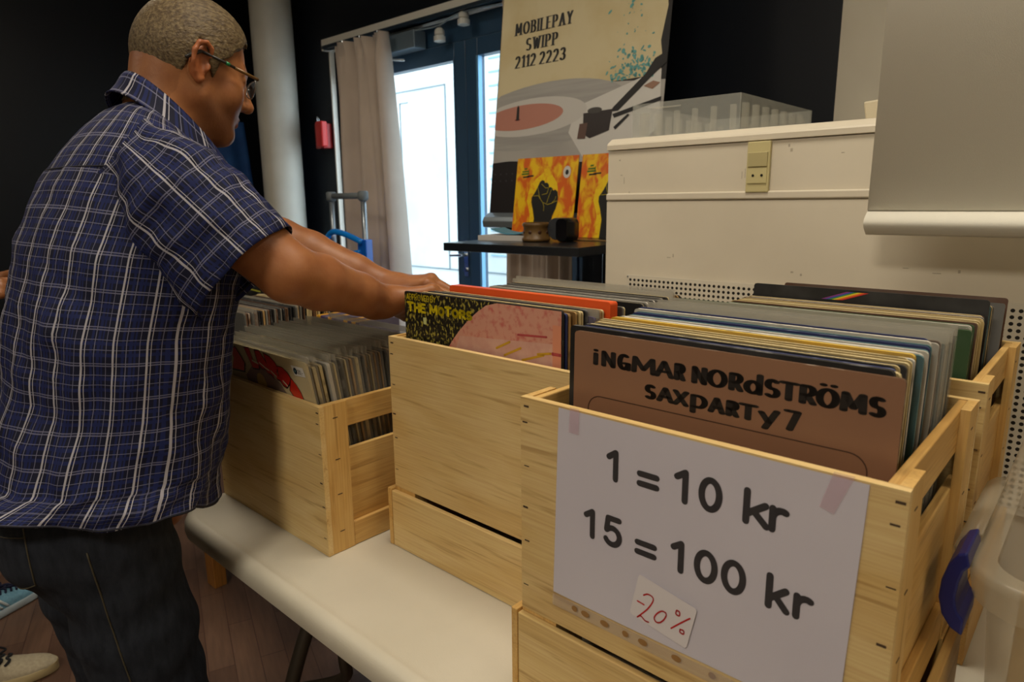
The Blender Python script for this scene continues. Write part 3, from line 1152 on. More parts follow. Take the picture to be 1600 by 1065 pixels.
b = MB()
b.box((-.1, -.09, 0), (.1, .09, .018), mat('paper_white', (190, 186, 182), .7))
o = tag(b.build('paper_stack'), 'stack of white paper flyers at the left end of the bar table', 'paper stack')
o.location = (-1.70, 1.875, 1.1655)
o.rotation_euler.z = .25
b = MB()
n = 12
for k in range(n):
    pass
rings = []
for k in range(13):
    t = k / 12
    z = .0022 + .018 * (abs(t - .5) * 2) ** 2
    rings.append([(-.085 + .17 * t, -.05, z), (-.085 + .17 * t, .05, z), (-.085 + .17 * t, .05, z + .004), (-.085 + .17 * t, -.05, z + .004)])
b.loft(rings, mat('leaflet_blue', (80, 140, 165), .5))
o = tag(b.build('leaflet'), 'curled light blue leaflet pile on the white flyers', 'leaflet')
o.location = (-1.675, 1.87, 1.184)
o.rotation_euler.z = .2
# brown stoneware pot
o = empty('stoneware_pot', (-1.55, 1.83, 1.1655), 'small brown ribbed stoneware pot on the bar table', 'pot')
b = MB()
BRW = mat('stoneware', (110, 82, 40), .45, col2=(86, 60, 26), scale=25)
b.lathe([(.045, 0), (.05, .004), (.05, .011), (.045, .015), (.044, .05), (.048, .055), (.048, .062), (.044, .066), (.04, .066), (.038, .012), (.02, .010)], BRW, 32)
b.build('pot_body', o, smooth=True, auto=.9)
for k in range(8):
    a = k * PI / 4 + .2
    b = MB()
    b.M = Matrix.Translation((.0445 * math.cos(a), .0445 * math.sin(a), .033)) @ Matrix.Rotation(a, 4, 'Z') @ Matrix.Rotation(PI / 2, 4, 'Y')
    b.lathe([(.007, -.002), (.006, .0015), (.002, .0022)], mat('stud_brown', (66, 36, 18), .4), 12)
    b.M = None
    b.build('stud', o, smooth=True)
# black tape dispenser
o = empty('tape_dispenser', (-1.452, 1.87, 1.1655), 'black rounded tape dispenser beside the brown pot', 'tape dispenser')
b = MB()
BK = mat('gloss_black', (10, 10, 12), .18, spec=.6)
out = rrect(-.014, 0, .036, .082, .02, 8)
b.loft([[(x * s_, y, z * s_ + (1 - s_) * .04) for x, z in out] for y, s_ in ((-.035, .94), (-.03, 1), (.03, 1), (.035, .94))], BK)
b.build('housing', o, smooth=True, auto=.8)
b = MB()
b.M = Matrix.Rotation(PI / 2, 4, 'X')
b.lathe([(.036, -.028), (.038, -.025), (.038, .025), (.036, .028)], mat('tape_grey', (54, 56, 60), .3), 32, c=(-.02, .044, 0))
b.M = None
b.build('tape_roll', o, smooth=True, auto=.8)
b = MB()
b.box((-.13, -.009, 0), (.13, .009, .004), mat('pencil_wood', (120, 92, 48), .5))
o = tag(b.build('ruler', bevel=.001), 'flat wooden ruler lying in front of the right flame record', 'ruler')
o.location = (-1.36, 1.95, 1.1655)
o.rotation_euler.z = .1

# left curtain, half drawn; right curtain behind the bar table


def curtain(name, x0, x1, y, z0, z1, folds, amp, label, mt, lean=0, gather=.8):
    o = empty(name, ((x0 + x1) / 2, y, z0), label, 'curtain')
    b = MB()
    N, K = folds * 12, 16
    rings = []
    rg = random.Random(len(label))
    ph = [rg.uniform(-.6, .6) for _ in range(folds + 2)]
    for k in range(K + 1):
        t = k / K
        z = (z1 - z0) * t
        row = []
        for i in range(N + 1):
            s_ = i / N
            wdt = (x1 - x0) * (1 if t < .93 else 1 - .0 * t)
            x = (s_ - .5) * wdt + lean * (1 - t) * s_
            a = s_ * folds * 2 * PI
            f = ph[int(s_ * folds)]
            yy = amp * (math.sin(a + f + .5 * math.sin(3 * t + f)) + .3 * math.sin(2.3 * a + 2 * t)) * (.75 + .25 * math.cos(2.5 * t + f))
            if t > .94:
                yy = yy * .6 + amp * .4 * math.sin(a * 3)
            row.append((x, yy, z))
        rings.append(row)
    b.loft(rings, mt, closed=False, caps=False)
    c = b.build('cloth', o, smooth=True)
    s_ = c.modifiers.new('thick', 'SOLIDIFY')
    s_.thickness = .003
    b = MB()
    for k in range(folds):
        x = ((k + .5) / folds - .5) * (x1 - x0)
        b.tube([(x, 0, z1 - z0 - .01), (x, 0, z1 - z0 + .02)], .004, CH, 6)
    b.build('hook', o)
    return o


CUR = mat('curtain_beige', (204, 188, 174), .8, col2=(194, 178, 164), scale=4, sheen=.3, bump=.1, bscale=900)
curtain('curtain', -3.96, -3.41, 2.66, .02, 2.30, 3, .085, 'beige curtain half drawn at the left of the glass doors', CUR, lean=.13)
curtain('curtain', -2.49, -2.05, 2.68, .02, 2.30, 5, .045, 'beige curtain hanging behind the bar table under the banner', CUR)

# red break-glass box on the wall by the column
o = empty('alarm_box', (-4.255, 2.72, 1.685), 'red alarm call box on the black wall beside the white column', 'alarm box')
RED = mat('alarm_red', (200, 40, 38), .4)
b = MB()
b.box((-.10, 0, 0), (.0, .08, .17), mat('alarm_red_dark', (150, 28, 30), .4))
b.build('back_box', o, bevel=.006)
b = MB()
b.box((-.012, -.05, .005), (.065, .0, .175), RED)
b.build('front_cover', o, bevel=.01)
b = MB()
b.tube(bez([(-.04, -.01, .17), (-.035, -.015, .205), (-.01, -.02, .2), (0, -.02, .17)]), .004, CH, 8)
b.build('wire_loop', o, smooth=True)

# hand truck: grey handle, blue frame
ht = empty('hand_truck', (-3.4, 2.3, 0), 'folding hand truck with grey handle and blue frame by the curtain', 'hand truck')
GR = mat('grey_tube', (150, 158, 165), .3, .7)
BLU = mat('blue_paint', (14, 92, 190), .3, spec=.5)
b = MB()
for x in (-.15, .17):
    b.tube([(x, 0, .75), (x, 0, 1.33)], .016, GR, 12)
b.build('handle_post', ht, smooth=True)
b = MB()
b.tube([(-.17, 0, 1.345), (.19, 0, 1.345)], .018, mat('grip_grey', (105, 112, 116), .5), 12)
for x in (-.15, .17):
    b.lathe([(.02, 1.315), (.03, 1.325), (.03, 1.365), (.02, 1.372)], mat('grip_grey', (105, 112, 116), .5), 14, c=(x, 0, 0))
b.build('handle_grip', ht, smooth=True)
b = MB()
b.box((.13, -.03, .12), (.21, .02, 1.10), BLU)
b.box((-.19, -.03, .12), (-.11, .02, 1.02), BLU)
for z in (.3, .6, .9):
    b.box((-.11, -.02, z), (.13, .012, z + .05), BLU)
b.build('frame', ht, bevel=.006)
b = MB()
BL2 = mat('bright_blue', (20, 130, 225), .25)
b.tube(bez([(.18, -.03, 1.085), (.06, -.05, 1.125), (-.06, -.06, 1.14), (-.13, -.06, 1.10), (-.17, -.06, 1.03), (-.18, -.05, .9)]), .017, BL2, 12)
b.tube(bez([(.16, -.03, 1.03), (.06, -.05, 1.015), (-.04, -.05, 1.005), (-.18, -.05, .97)]), .014, BL2, 12)
b.build('loop_handle', ht, smooth=True)
b = MB()
b.box((-.2, -.34, .02), (.22, -.03, .032), BLU)
b.build('toe_plate', ht, bevel=.003)
for x in (-.24, .26):
    b = MB()
    b.M = Matrix.Translation((x, .08, .11)) @ Matrix.Rotation(PI / 2, 4, 'Y')
    b.lathe([(.05, -.02), (.11, -.022), (.11, .022), (.05, .02)], mat('rubber_black', (18, 18, 18), .7), 28)
    b.M = None
    b.build('wheel', ht, smooth=True, auto=.8)
b = MB()
b.tube([(-.24, .08, .11), (.26, .08, .11)], .01, GR)
b.build('axle', ht, smooth=True)
# dark blue padded case lying across the hand truck side
b = MB()
b.loft([[(x, y, z) for x, y in rrect(-.62, -.1, .0, .1, .03)] for z in (0, 1.02)], mat('navy_case', (14, 24, 66), .5))
o = tag(b.build('equipment_case', bevel=.02), 'tall dark blue case standing between the column and the hand truck', 'case')
o.location = (-3.70, 2.22, 0.002)

# added blue sheet painting the daylight sheen on the left wall by the column
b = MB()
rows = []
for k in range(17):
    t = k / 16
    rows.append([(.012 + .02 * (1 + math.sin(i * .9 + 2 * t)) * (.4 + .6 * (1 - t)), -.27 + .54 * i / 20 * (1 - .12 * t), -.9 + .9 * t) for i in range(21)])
b.loft(rows, mat('blue_sheen_paint', (36, 88, 156), .8, col2=(24, 66, 126), scale=6), closed=False)
o = tag(b.build('wall_sheen_sheet', smooth=True), 'added blue sheet for daylight sheen on the black wall beside the white column', 'cloth')
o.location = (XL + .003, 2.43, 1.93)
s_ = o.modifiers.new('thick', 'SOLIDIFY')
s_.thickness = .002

# ================================================================== CRATES
CW, CD, CHT = .375, .30, .254
STP = mat('staple_dark', (70, 52, 34), .6)


def plank(b, lo, hi, m_):
    b.box(lo, hi, m_)


def make_crate(loc, label, group='wooden record crates', rotz=0, staples=()):
    o = empty('wooden_crate', loc, label, 'crate', group, rotz)
    W, D, H = CW / 2, CD / 2, CHT
    for s, nm in ((-1, 'front_panel'), (1, 'back_panel')):
        b = MB()
        b.box((-W, -D if s < 0 else D - .009, 0), (W, -D + .009 if s < 0 else D, H), WX)
        for x in (-W + .007, W - .007):
            for k, z in enumerate((.03, .085, .125, .175, .225, .243)):
                b.box((x - .004 + .002 * (k % 2), (-D - .0004) if s < 0 else D, z), (x + .003 + .002 * (k % 2), (-D) if s < 0 else D + .0004, z + .0012 + .0006 * (k % 3)), STP)
        b.build(nm, o, bevel=.0012)
    b = MB()
    b.box((-W + .018, -D + .009, .003), (W - .018, D - .009, .010), WX)
    b.build('bottom_board', o)
    for s in (-1, 1):
        def bx(x0, x1, y0, y1, z0, z1, nm, m_, st=False):
            b = MB()
            a, c = sorted((s * x0, s * x1))
            b.box((a, y0, z0), (c, y1, z1), m_)
            if st:
                for z in (.035, .10, .16, .23):
                    xx = s * x1
                    b.box((min(xx, xx + s * .0004), (y0 + y1) / 2 - .006, z), (max(xx, xx + s * .0004), (y0 + y1) / 2 + .003, z + .0016), STP)
            b.build(nm, o, bevel=.0014)
        y0, y1 = -D + .009, D - .009
        bx(W - .018, W - .0092, y0, y1, H - .046, H - .001, 'top_rail', WY)
        bx(W - .018, W - .0092, y0, y1, 0.001, H - .084, 'side_panel', WY)
        bx(W - .0092, W - .0005, y0, y0 + .042, 0, H, 'corner_post', WZ, True)
        bx(W - .0092, W - .0005, y1 - .042, y1, 0, H, 'corner_post', WZ, True)
        bx(W - .0092, W - .0015, y0 + .0425, y1 - .0425, 0, .042, 'bottom_rail', WY)
    return o


def make_base(loc, label, w=.397, d=.318, h=.1035, dx=0):
    o = empty('crate_base', loc, label, 'crate base', 'plywood bases under the crates')
    W, D = w / 2, d / 2
    b = MB()
    b.box((-W + .0095, -D + .001, 0), (W - .0095, -D + .0095, h - .0055), WX)
    b.build('front_board', o, bevel=.0012)
    b = MB()
    b.box((-W + .0095, D - .0095, 0), (W - .0095, D - .001, h - .004), WX)
    b.build('back_board', o, bevel=.0012)
    for s in (-1, 1):
        b = MB()
        a, c = sorted((s * (W - .009), s * W))
        b.box((a, -D, 0), (c, D, h - .002), WY)
        b.build('side_board', o, bevel=.0012)
    for sx in (-1, 1):
        for sy in (-1, 1):
            b = MB()
            x, y = sx * (W - .0345), sy * (D - .0345)
            b.box((x - .025, y - .025, 0), (x + .025, y + .025, h), WZ)
            b.build('corner_block', o)
    return o


TT = .7402
AZ = TT + .1037
A0, M0, L0, B0 = (-.466, .523), (-.849, .638), (-1.2706, .533), (-.4685, .8975)


def cc(p):
    return (p[0] + CW / 2, p[1] + CD / 2)


ax, ay = cc(A0)
mx_, my_ = cc(M0)
lx, ly = cc(L0)
bx_, by_ = cc(B0)
make_base((ax, ay + .002, TT), 'plywood base on the table under the crate with the price sign')
make_base((mx_ - .004, my_ - .001, TT), 'plywood base on the table under the middle crate', w=.385)
make_base((bx_ + .002, by_ + .007, TT), 'plywood base under the rear crate by the white casing', w=.395, d=.30)
crA = make_crate((ax, ay, AZ), 'pale wooden record crate with the printed price sign on its front')
crM = make_crate((mx_, my_, AZ), 'pale wooden record crate in the middle, raised on a base, beneath the reaching hands')
crL = make_crate((lx, ly, TT), 'pale wooden record crate standing flat on the table nearest the person')
crB = make_crate((bx_, by_, AZ), 'pale wooden record crate behind the price-sign crate, by the white casing')
FT = .7005
f1 = copy_tree(crL)
f1.location = (-1.915, .97, FT)
f1.scale.z = .72
f1['label'] = 'wooden record crate on the brown table, nearer of the two far crates'
f2 = copy_tree(crL)
f2.location = (-2.36, 1.305, FT)
f2.scale.z = .72
f2['label'] = 'wooden record crate on the brown table, farther one holding the red-stickered black record'

# ------------------------------------------------------------------ records
PALETTE = {'cream': ((196, 178, 132), (170, 148, 98)), 'tan': ((162, 128, 78), (120, 88, 48)), 'black': ((24, 22, 21), (16, 16, 17)), 'white': ((196, 190, 178), (176, 172, 160)),
           'grey': ((116, 112, 102), (86, 84, 80)), 'orange': ((196, 110, 34), (190, 96, 26)), 'navy': ((34, 44, 92), (26, 36, 84)), 'green': ((62, 82, 52), (48, 74, 44)),
           'yellow': ((206, 172, 70), (196, 150, 40)), 'red': ((134, 40, 32), (120, 28, 26)), 'teal': ((82, 118, 122), (60, 96, 104)), 'purple': ((62, 46, 96), (48, 34, 84)), 'brown': ((92, 62, 38), (74, 46, 28))}


def rec_mats(c):
    e, f = PALETTE[c]
    e2 = tuple(min(255, int(v * .6 + 90)) for v in e) if c in ('black', 'navy', 'green', 'purple', 'brown', 'red', 'teal') else tuple(int(v * .72) for v in e)
    return (mat('sleeve_edge_' + c, e, .65, col2=e2, scale=42, ramp=(.56, .70), detail=3),
            mat('sleeve_face_' + c, f, .45, col2=tuple(int(v * .6 + 40) for v in f), scale=14, ramp=(.5, .72)))


PLS = clear_mat('poly_sleeve', (190, 188, 178), .22, .18, .8, .3)


PLR = clear_mat('poly_sleeve_rim', (196, 192, 178), .55, .2, .8, .3)


def slab_mesh(b, w, h, t, me_, mf, r=.004):
    out = rrect(-w / 2, 0, w / 2, h, r, 3)
    n = len(out)
    a = b.addv([(x, -t / 2, z) for x, z in out])
    c = b.addv([(x, t / 2, z) for x, z in out])
    b.face([a + i for i in range(n)], mf)
    b.face([c + i for i in range(n)][::-1], mf)
    for i in range(n):
        j = (i + 1) % n
        b.face((a + j, a + i, c + i, c + j), me_)


PROTO = {}


def record(loc, tilt, color, label, group, t=.004, rise=.010, w=.315, h=.315, plastic=False, art=None, rz=0, me_=None, mf=None):
    key = (color, round(t, 4), plastic, round(w, 3), round(h, 3), rise)
    if art is None and key in PROTO:
        o = copy_tree(PROTO[key])
    else:
        e, f = rec_mats(color)
        b = MB()
        slab_mesh(b, w, h, t, me_ or e, mf or f)
        if art:
            art(b, planeP((-w / 2, -t / 2, h), (1, 0, 0), (0, 0, 1), (0, -1, 0), .00025))
        o = b.build('vinyl_record')
        if plastic:
            b = MB()
            slab_sheet = [(-w / 2 - .003, 0), (w / 2 + .006, 0), (w / 2 + .006, h + rise), (-w / 2 - .003, h + rise)]
            for y in (-t / 2 - .0006, t / 2 + .0006):
                b.poly([(x, y, z) for x, z in slab_sheet], PLS)
            b.poly([(w / 2 + .006, -t / 2 - .0006, 0), (w / 2 + .006, t / 2 + .0006, 0), (w / 2 + .006, t / 2 + .0006, h + rise), (w / 2 + .006, -t / 2 - .0006, h + rise)], PLS)
            zt = h + rise
            b.poly([(-w / 2 - .003, 0, zt - .011), (w / 2 + .006, 0, zt - .011), (w / 2 + .006, 0, zt), (-w / 2 - .003, 0, zt)], PLR)
            p = b.build('plastic_sleeve', o)
        if art is None:
            PROTO[key] = o
    o.location = loc
    o.rotation_euler = (tilt, 0, rz)
    tag(o, label, 'record', group)
    return o


def fill_crate(cx_, y_start, y_end, z, colors, where, rg, tilt0, tilt1, plastic=0, skip=None, tmin=.0030, tmax=.0062, jx=.0035, jz=.006, h=.315, rise=.010, gap=0):
    y = y_start
    while y < y_end:
        t = rg.choice([.003, .004, .005, .006])
        if skip and skip[0] < y < skip[1]:
            y = skip[1]
        u = (y - y_start) / (y_end - y_start)
        c = rg.choice(colors)
        pl = rg.random() < plastic
        gp = rg.choice([.0012, .0015, .0028]) + gap
        w = rg.choice([.312, .315])
        rs = rise * rg.choice([.7, .85, 1])
        lab = f"{c} record in clear plastic among those in the {where}" if pl else f"record in a {c} cardboard cover among those in the {where}"
        record((cx_ + rg.uniform(-jx, jx), y + t / 2 + (.0006 if pl else 0), z + jz * u * (.6 + .4 * math.sin(u * 9)) + rg.uniform(0, .0022)), tilt0 + (tilt1 - tilt0) * u, c, lab, f"{c} {'plastic covered ' if pl else ''}records in the {where}", t=t, w=w, h=h, plastic=pl, rise=rs)
        y += t / math.cos(tilt0) + gp + (.0012 if pl else 0)


BRN = mat('cover_bronze', (156, 116, 90), .34, .25, col2=(146, 108, 84), scale=4, spec=.5)
INK = mat('cover_ink', (20, 14, 13), .45)
RING = mat('cover_line', (60, 36, 24), .5)


def art_bronze(b, Q):
    """bronze cover with two lines of high-contrast lettering (u from left, v down from top edge)"""
    def L(ch, u, v, h, w):
        text(b, ch, INK, lambda a, c: Q(a, c, 1), u, v, h, .0033, .0013, width=w)
    k, du = .99, .0107
    for v, H, row in ((-.0325, .0145, (('i', .0150, .0222), ('N', .0252, .0421), ('G', .0450, .0605), ('M', .0622, .0893), ('A', .0885, .1097), ('R', .1104, .1262 - .004),
                                       ('N', .1290, .1440), ('O', .1444, .1640), ('R', .1660, .1795), ('d', .1800, .1968), ('S', .1985, .2125), ('T', .2115, .2285), ('R', .2292, .2432),
                                       ('Ö', .2428, .2608), ('M', .2620, .2816), ('S', .2832, .2955))),
                      (-.0570, .0128, (('S', .0785, .0912), ('A', .0924, .1110), ('X', .1100, .1268), ('p', .1290, .1461), ('A', .1472, .1637), ('R', .1650, .1774), ('T', .1768, .1945),
                                       ('y', .1950, .2138), ('7', .2173, .2317)))):
        for ch, x0, x1 in row:
            w = max(x1 - x0 - .0052, .0005)
            hh = H + (.0035 if ch in '7' else 0)
            L(ch, x0 * k + du + .0026, v - (.0015 if ch == '7' else 0), hh, w)
    # thin rounded frame line
    pts = [(.02, -.20), (.02, -.082)] + [(.035 + .015 * math.cos(math.radians(a)), -.082 + .015 * math.sin(math.radians(a))) for a in range(180, 89, -15)]
    pts += [(.28 + .015 * math.cos(math.radians(a)), -.082 + .015 * math.sin(math.radians(a))) for a in range(90, -1, -15)] + [(.295, -.2)]
    stroke_polys(b, RING, lambda a, c: Q(a, c, 1), [pts], .0005, .0005, cap=4)


SPK = mat('cover_speckle', (22, 20, 16), .45, col2=(160, 148, 60), scale=230, ramp=(.53, .63), detail=2, stretch=(1, 1, .6))
PNK = mat('cover_pink', (206, 148, 126), .45, col2=(192, 100, 90), scale=120, ramp=(.5, .72), detail=3)
PNK2 = mat('cover_palepink', (208, 164, 146), .45, col2=(200, 150, 134), scale=60)
YLW = mat('cover_yellow', (212, 192, 16), .45)


def art_speckle(b, Q):
    b.poly([Q(.001, -.001), Q(.314, -.001), Q(.314, -.3), Q(.001, -.3)], SPK)
    cx_, cy_, r = .315, -.24, .27
    arcp = [(cx_ + r * math.cos(math.radians(a)), cy_ + r * math.sin(math.radians(a))) for a in range(180, 89, -5)]
    pts = [(min(max(u, 0), .314), min(v, -.001)) for u, v in arcp] + [(.314, -.001), (.314, -.3), (.05, -.3)]
    b.poly([Q(u, v, 2) for u, v in pts], PNK)
    b.poly([Q(u, v, 3) for u, v in ((.125, -.056), (.30, -.045), (.30, -.12), (.10, -.12))], PNK2)
    b.poly([Q(u, v, 3) for u, v in ((.30, -.02), (.314, -.02), (.314, -.12), (.30, -.12))], mat('cover_salmon', (214, 140, 108), .45))
    for i, (u0, v0, u1, v1) in enumerate(((.20, -.064, .225, -.052), (.215, -.072, .245, -.058), (.248, -.074, .285, -.062), (.275, -.062, .297, -.058))):
        stroke_polys(b, mat('cover_gold', (196, 150, 30), .5), lambda a, c: Q(a, c, 4), [[(u0, v0), (u1, v1)]], .0016, .0016)
    stroke_polys(b, mat('cover_rose', (176, 70, 70), .5), lambda a, c: Q(a, c, 4), [[(.24, -.040), (.29, -.037)]], .0012, .0014)
    stroke_polys(b, mat('cover_rose', (176, 70, 70), .5), lambda a, c: Q(a, c, 4), [[(.300, -.058), (.313, -.058)]], .002, .0022)
    text(b, 'APPROVED BY', YLW, lambda a, c: Q(a, c, 4), .006, -.0122, .0085, .0006, .0006, width=.0685, gap=.1, space=.2)
    x = .0085
    for ch, w, h, dv in (('T', .0125, .0125, 0), ('H', .0095, .0115, -.0005), ('E', .0095, .012, 0), (' ', .003, 0, 0), ('M', .0145, .0115, .0005), ('O', .0105, .0105, 0), ('T', .011, .012, .0005), ('O', .0105, .010, .0005), ('R', .0105, .0105, 0), ('S', .008, .0105, 0)):
        if ch != ' ':
            text(b, ch, YLW, lambda a, c: Q(a, c, 4), x, -.0295 + dv, h, .0023, .0019, width=w)
        x += w + .0047
    b.poly([Q(u, v, 3) for u, v in ((.044, -.038), (.052, -.037), (.052, -.048), (.045, -.048))], mat('cover_lime', (196, 200, 130), .5))


REDL = mat('letter_red', (196, 44, 20), .4, col2=(178, 28, 16), scale=30)
CRM = mat('cover_cream', (206, 186, 138), .5, col2=(198, 176, 126), scale=8)


def art_cream(b, Q):
    """cream cover, arched fat red letters outlined in black, small price sticker"""
    off = .315
    g = .965

    def q(pts, m_, k):
        b.poly([Q(u * g + off, v * .98, k) for u, v in pts], m_)
    # shaded mauve arch field under the letters
    q([(-.23, -.06), (-.19, -.032), (-.14, -.035), (-.10, -.055), (-.07, -.09), (-.2, -.16)], mat('cover_mauve', (136, 104, 92), .5), 1)
    q([(-.172 + .017 * math.cos(a * PI / 10), -.066 + .02 * math.sin(a * PI / 10)) for a in range(20)], mat('cover_gold2', (206, 164, 70), .5), 2)
    shapes = [
        [(-.265, -.014), (-.245, -.006), (-.222, -.034), (-.232, -.052), (-.282, -.055), (-.262, -.03)],
        [(-.207, -.002), (-.188, .0), (-.184, -.027), (-.166, -.029), (-.168, -.037), (-.192, -.039)],
        [(-.168, -.002), (-.151, 0), (-.133, -.022), (-.124, -.041), (-.137, -.040), (-.142, -.034), (-.152, -.033), (-.153, -.036), (-.167, -.028)],
        [(-.136, -.003), (-.117, -.006), (-.102, -.015), (-.097, -.024), (-.104, -.033), (-.096, -.047), (-.108, -.046), (-.117, -.038), (-.119, -.046), (-.131, -.036)],
        [(-.097, -.021), (-.080, -.020), (-.066, -.028), (-.059, -.036), (-.068, -.048), (-.081, -.057), (-.092, -.054), (-.100, -.044)],
        [(-.058, -.036), (-.045, -.046), (-.036, -.057), (-.03, -.075), (-.05, -.085), (-.072, -.06)]]
    for s_ in shapes:
        c = [sum(p[i] for p in s_) / len(s_) for i in (0, 1)]
        q([(c[0] + (u - c[0]) * 1.10, c[1] + (v - c[1]) * 1.10 - .001) for u, v in s_], INK, 3)
        q([(c[0] + (u - c[0]) * .98, c[1] + (v - c[1]) * .98) for u, v in s_], REDL, 4)
    wl = mat('letter_white', (206, 194, 168), .5)
    for l in ([(-.187, -.024), (-.166, -.027)], [(-.160, -.024), (-.142, -.031), (-.130, -.034)], [(-.124, -.034), (-.108, -.042)], [(-.088, -.046), (-.076, -.053)]):
        stroke_polys(b, wl, lambda u, v: Q(u * g + off, v * .98, 5), [l], .0012, .0016)
    q([(-.0473, -.0105), (-.0101, -.0098), (-.0064, -.0259), (-.0417, -.0278)], mat('sticker_white', (205, 200, 190), .5), 4)
    q([(-.036 + .006 * math.cos(a * PI / 8), -.019 + .006 * math.sin(a * PI / 8)) for a in range(16)], mat('sticker_navy', (14, 26, 38), .5), 5)
    q([(-.036 + .002 * math.cos(a * PI / 4), -.019 + .002 * math.sin(a * PI / 4)) for a in range(8)], mat('sticker_teal', (90, 140, 140), .5), 6)
    text(b, '20,-', INK, lambda u, v: Q(u * g + off, v * .98, 5), -.0285, -.0225, .007, .0005, .0005, width=.016, gap=.12)


zr = AZ + .0105
rg = random.Random(11)
record((ax + .011, .5615, zr), -.02, 'brown', 'bronze record cover with INGMAR NORDSTRÖMS SAXPARTY7 lettering at the front of the price-sign crate', 'cover showing in the price-sign crate', art=art_bronze, mf=BRN, me_=rec_mats('brown')[0])
record((ax + .001, .568, zr + .004), -.02, 'black', 'black worn record cover right behind the bronze lettered cover', 'second cover in the price-sign crate', t=.006)
fill_crate(ax + .001, .5745, .615, zr, ['cream', 'black', 'yellow', 'cream', 'black', 'navy', 'cream'], 'price-sign crate front bunch', rg, -.02, -.03, jz=.003)
fill_crate(ax + .001, .621, .70, zr, ['white', 'cream', 'navy', 'orange', 'white', 'black', 'teal', 'yellow', 'cream', 'white', 'cream'], 'price-sign crate middle bunch', rg, -.03, -.05, plastic=.0, jz=.006)
fill_crate(ax + .002, .708, .79, zr, ['white', 'green', 'teal', 'cream', 'brown', 'black', 'grey'], 'price-sign crate back bunch', rg, -.05, -.07, plastic=.12, jz=.006)

record((mx_ - .0115, .660, zr), -.005, 'black', 'black, yellow and pink record cover lettered THE MOTORS at the front of the middle crate', 'cover showing in the middle crate', art=art_speckle)
fill_crate(mx_ - .009, .665, .70, zr, ['navy', 'cream', 'black', 'cream', 'yellow', 'tan'], 'middle crate front bunch', rg, -.005, -.03, jz=.001, h=.309)
record((mx_ + .001, .7045, zr + .001), -.03, 'purple', 'purple record in a shiny plastic cover in front of the orange box set', 'plastic covered record before the orange box', t=.005, plastic=True, h=.300)
fill_crate(mx_ + .001, .713, .724, zr, ['cream', 'tan', 'white'], 'middle crate before the orange box', rg, -.03, -.03, jz=0, h=.308)
OB = mat('orange_box', (222, 84, 30), .4)
o = record((mx_ + .0075, .738, zr + .009), -.03, 'orange', 'thick bright orange record box set in the middle crate', 'orange box set', t=.017, me_=OB, mf=OB, h=.309, art=lambda b, Q: None)
fill_crate(mx_ + .008, .758, .905, zr, ['cream', 'tan', 'black', 'grey', 'white', 'cream'], 'middle crate rear bunch', rg, -.04, -.07, plastic=.25, skip=(.768, .80), jz=.002, h=.306)

zl = TT + .0105
o = record((lx, .588, zl), .17, 'cream', 'cream record with arched red letters and a 20,- sticker, front of the nearest crate', 'cover showing in the nearest crate', art=art_cream, mf=CRM, plastic=True)
fill_crate(lx, .5955, .80, zl, ['cream', 'tan', 'white', 'cream', 'grey', 'tan', 'black', 'brown'], 'crate nearest the person', rg, .165, .04, plastic=.8, jz=.003, h=.303, rise=.023, gap=.0016)

zb = AZ + .0105
fill_crate(bx_ + .002, .918, .965, zb, ['white', 'brown', 'grey', 'cream', 'green'], 'rear crate front bunch', rg, -.04, -.05, plastic=.22, jz=.003, h=.296)
fill_crate(bx_ + .002, .974, 1.035, zb, ['grey', 'black', 'cream', 'brown', 'white'], 'rear crate middle bunch', rg, -.05, -.06, plastic=0, jz=.002, h=.297)


def art_band(b, Q):
    for i, c in enumerate(((120, 50, 120), (60, 70, 160), (50, 130, 60), (210, 190, 40), (220, 120, 30), (190, 40, 36))):
        b.poly([Q(.120 + .005 * i + .02, -.003), Q(.125 + .005 * i + .02, -.003), Q(.110 + .005 * i, -.016), Q(.105 + .005 * i, -.016)], mat('band_%d' % i, c, .4))


record((bx_ + .002, 1.045, zb + .004), -.06, 'black', 'black record cover with a rainbow coloured band in the rear crate', 'rainbow band record', art=art_band, t=.005, h=.314)
for k, c in enumerate(('teal', 'black', 'cream', 'black', 'grey')):
    record((bx_ + .002, 1.055 + k * .0075, zb + .0005), -.065 - .004 * k, c, f'record with a {c} cover standing behind the rainbow band record' if c != 'black' else 'record with a plain black cover behind the rainbow band record', f'{c} covers behind the rainbow band record', t=.005, h=.309 - .001 * k)
record((bx_ + .010, 1.112, zb + .0), -.13, 'grey', 'slanting grey record near the back of the rear crate', 'slanting grey record', t=.004, h=.306)
record((bx_ + .010, 1.135, zb + .001), -.13, 'brown', 'dark brown record leaning at the very back of the rear crate', 'last record of the rear crate', t=.005, h=.31)

zf = FT + .0105
fill_crate(-1.912, .842, 1.09, zf, ['black', 'tan', 'black', 'grey', 'cream', 'brown', 'black'], 'nearer far crate', rg, .02, -.03, jz=.010, plastic=.12, h=.300)


def art_label(b, Q):
    b.poly([Q(.255, -.006), Q(.305, -.006), Q(.305, -.045), Q(.255, -.045)], mat('label_red', (214, 48, 30), .5))
    for k in range(5):
        b.poly([Q(.262 + .007 * k, -.030 + .004 * (k % 2), 2), Q(.268 + .007 * k, -.029, 2), Q(.268 + .007 * k, -.038, 2), Q(.262 + .007 * k, -.038, 2)], INK)
    b.poly([Q(.10, -.008), Q(.20, -.012), Q(.20, -.018), Q(.10, -.014)], mat('cover_olive', (150, 150, 50), .5))


record((-2.357, 1.178, zf), .0, 'black', 'black record cover with a red sticker in the farther crate on the brown table', 'red stickered record', art=art_label, h=.296)
fill_crate(-2.357, 1.185, 1.43, zf, ['black', 'white', 'cream', 'grey', 'tan', 'black'], 'farther far crate', rg, .0, -.04, jz=.008, h=.303)

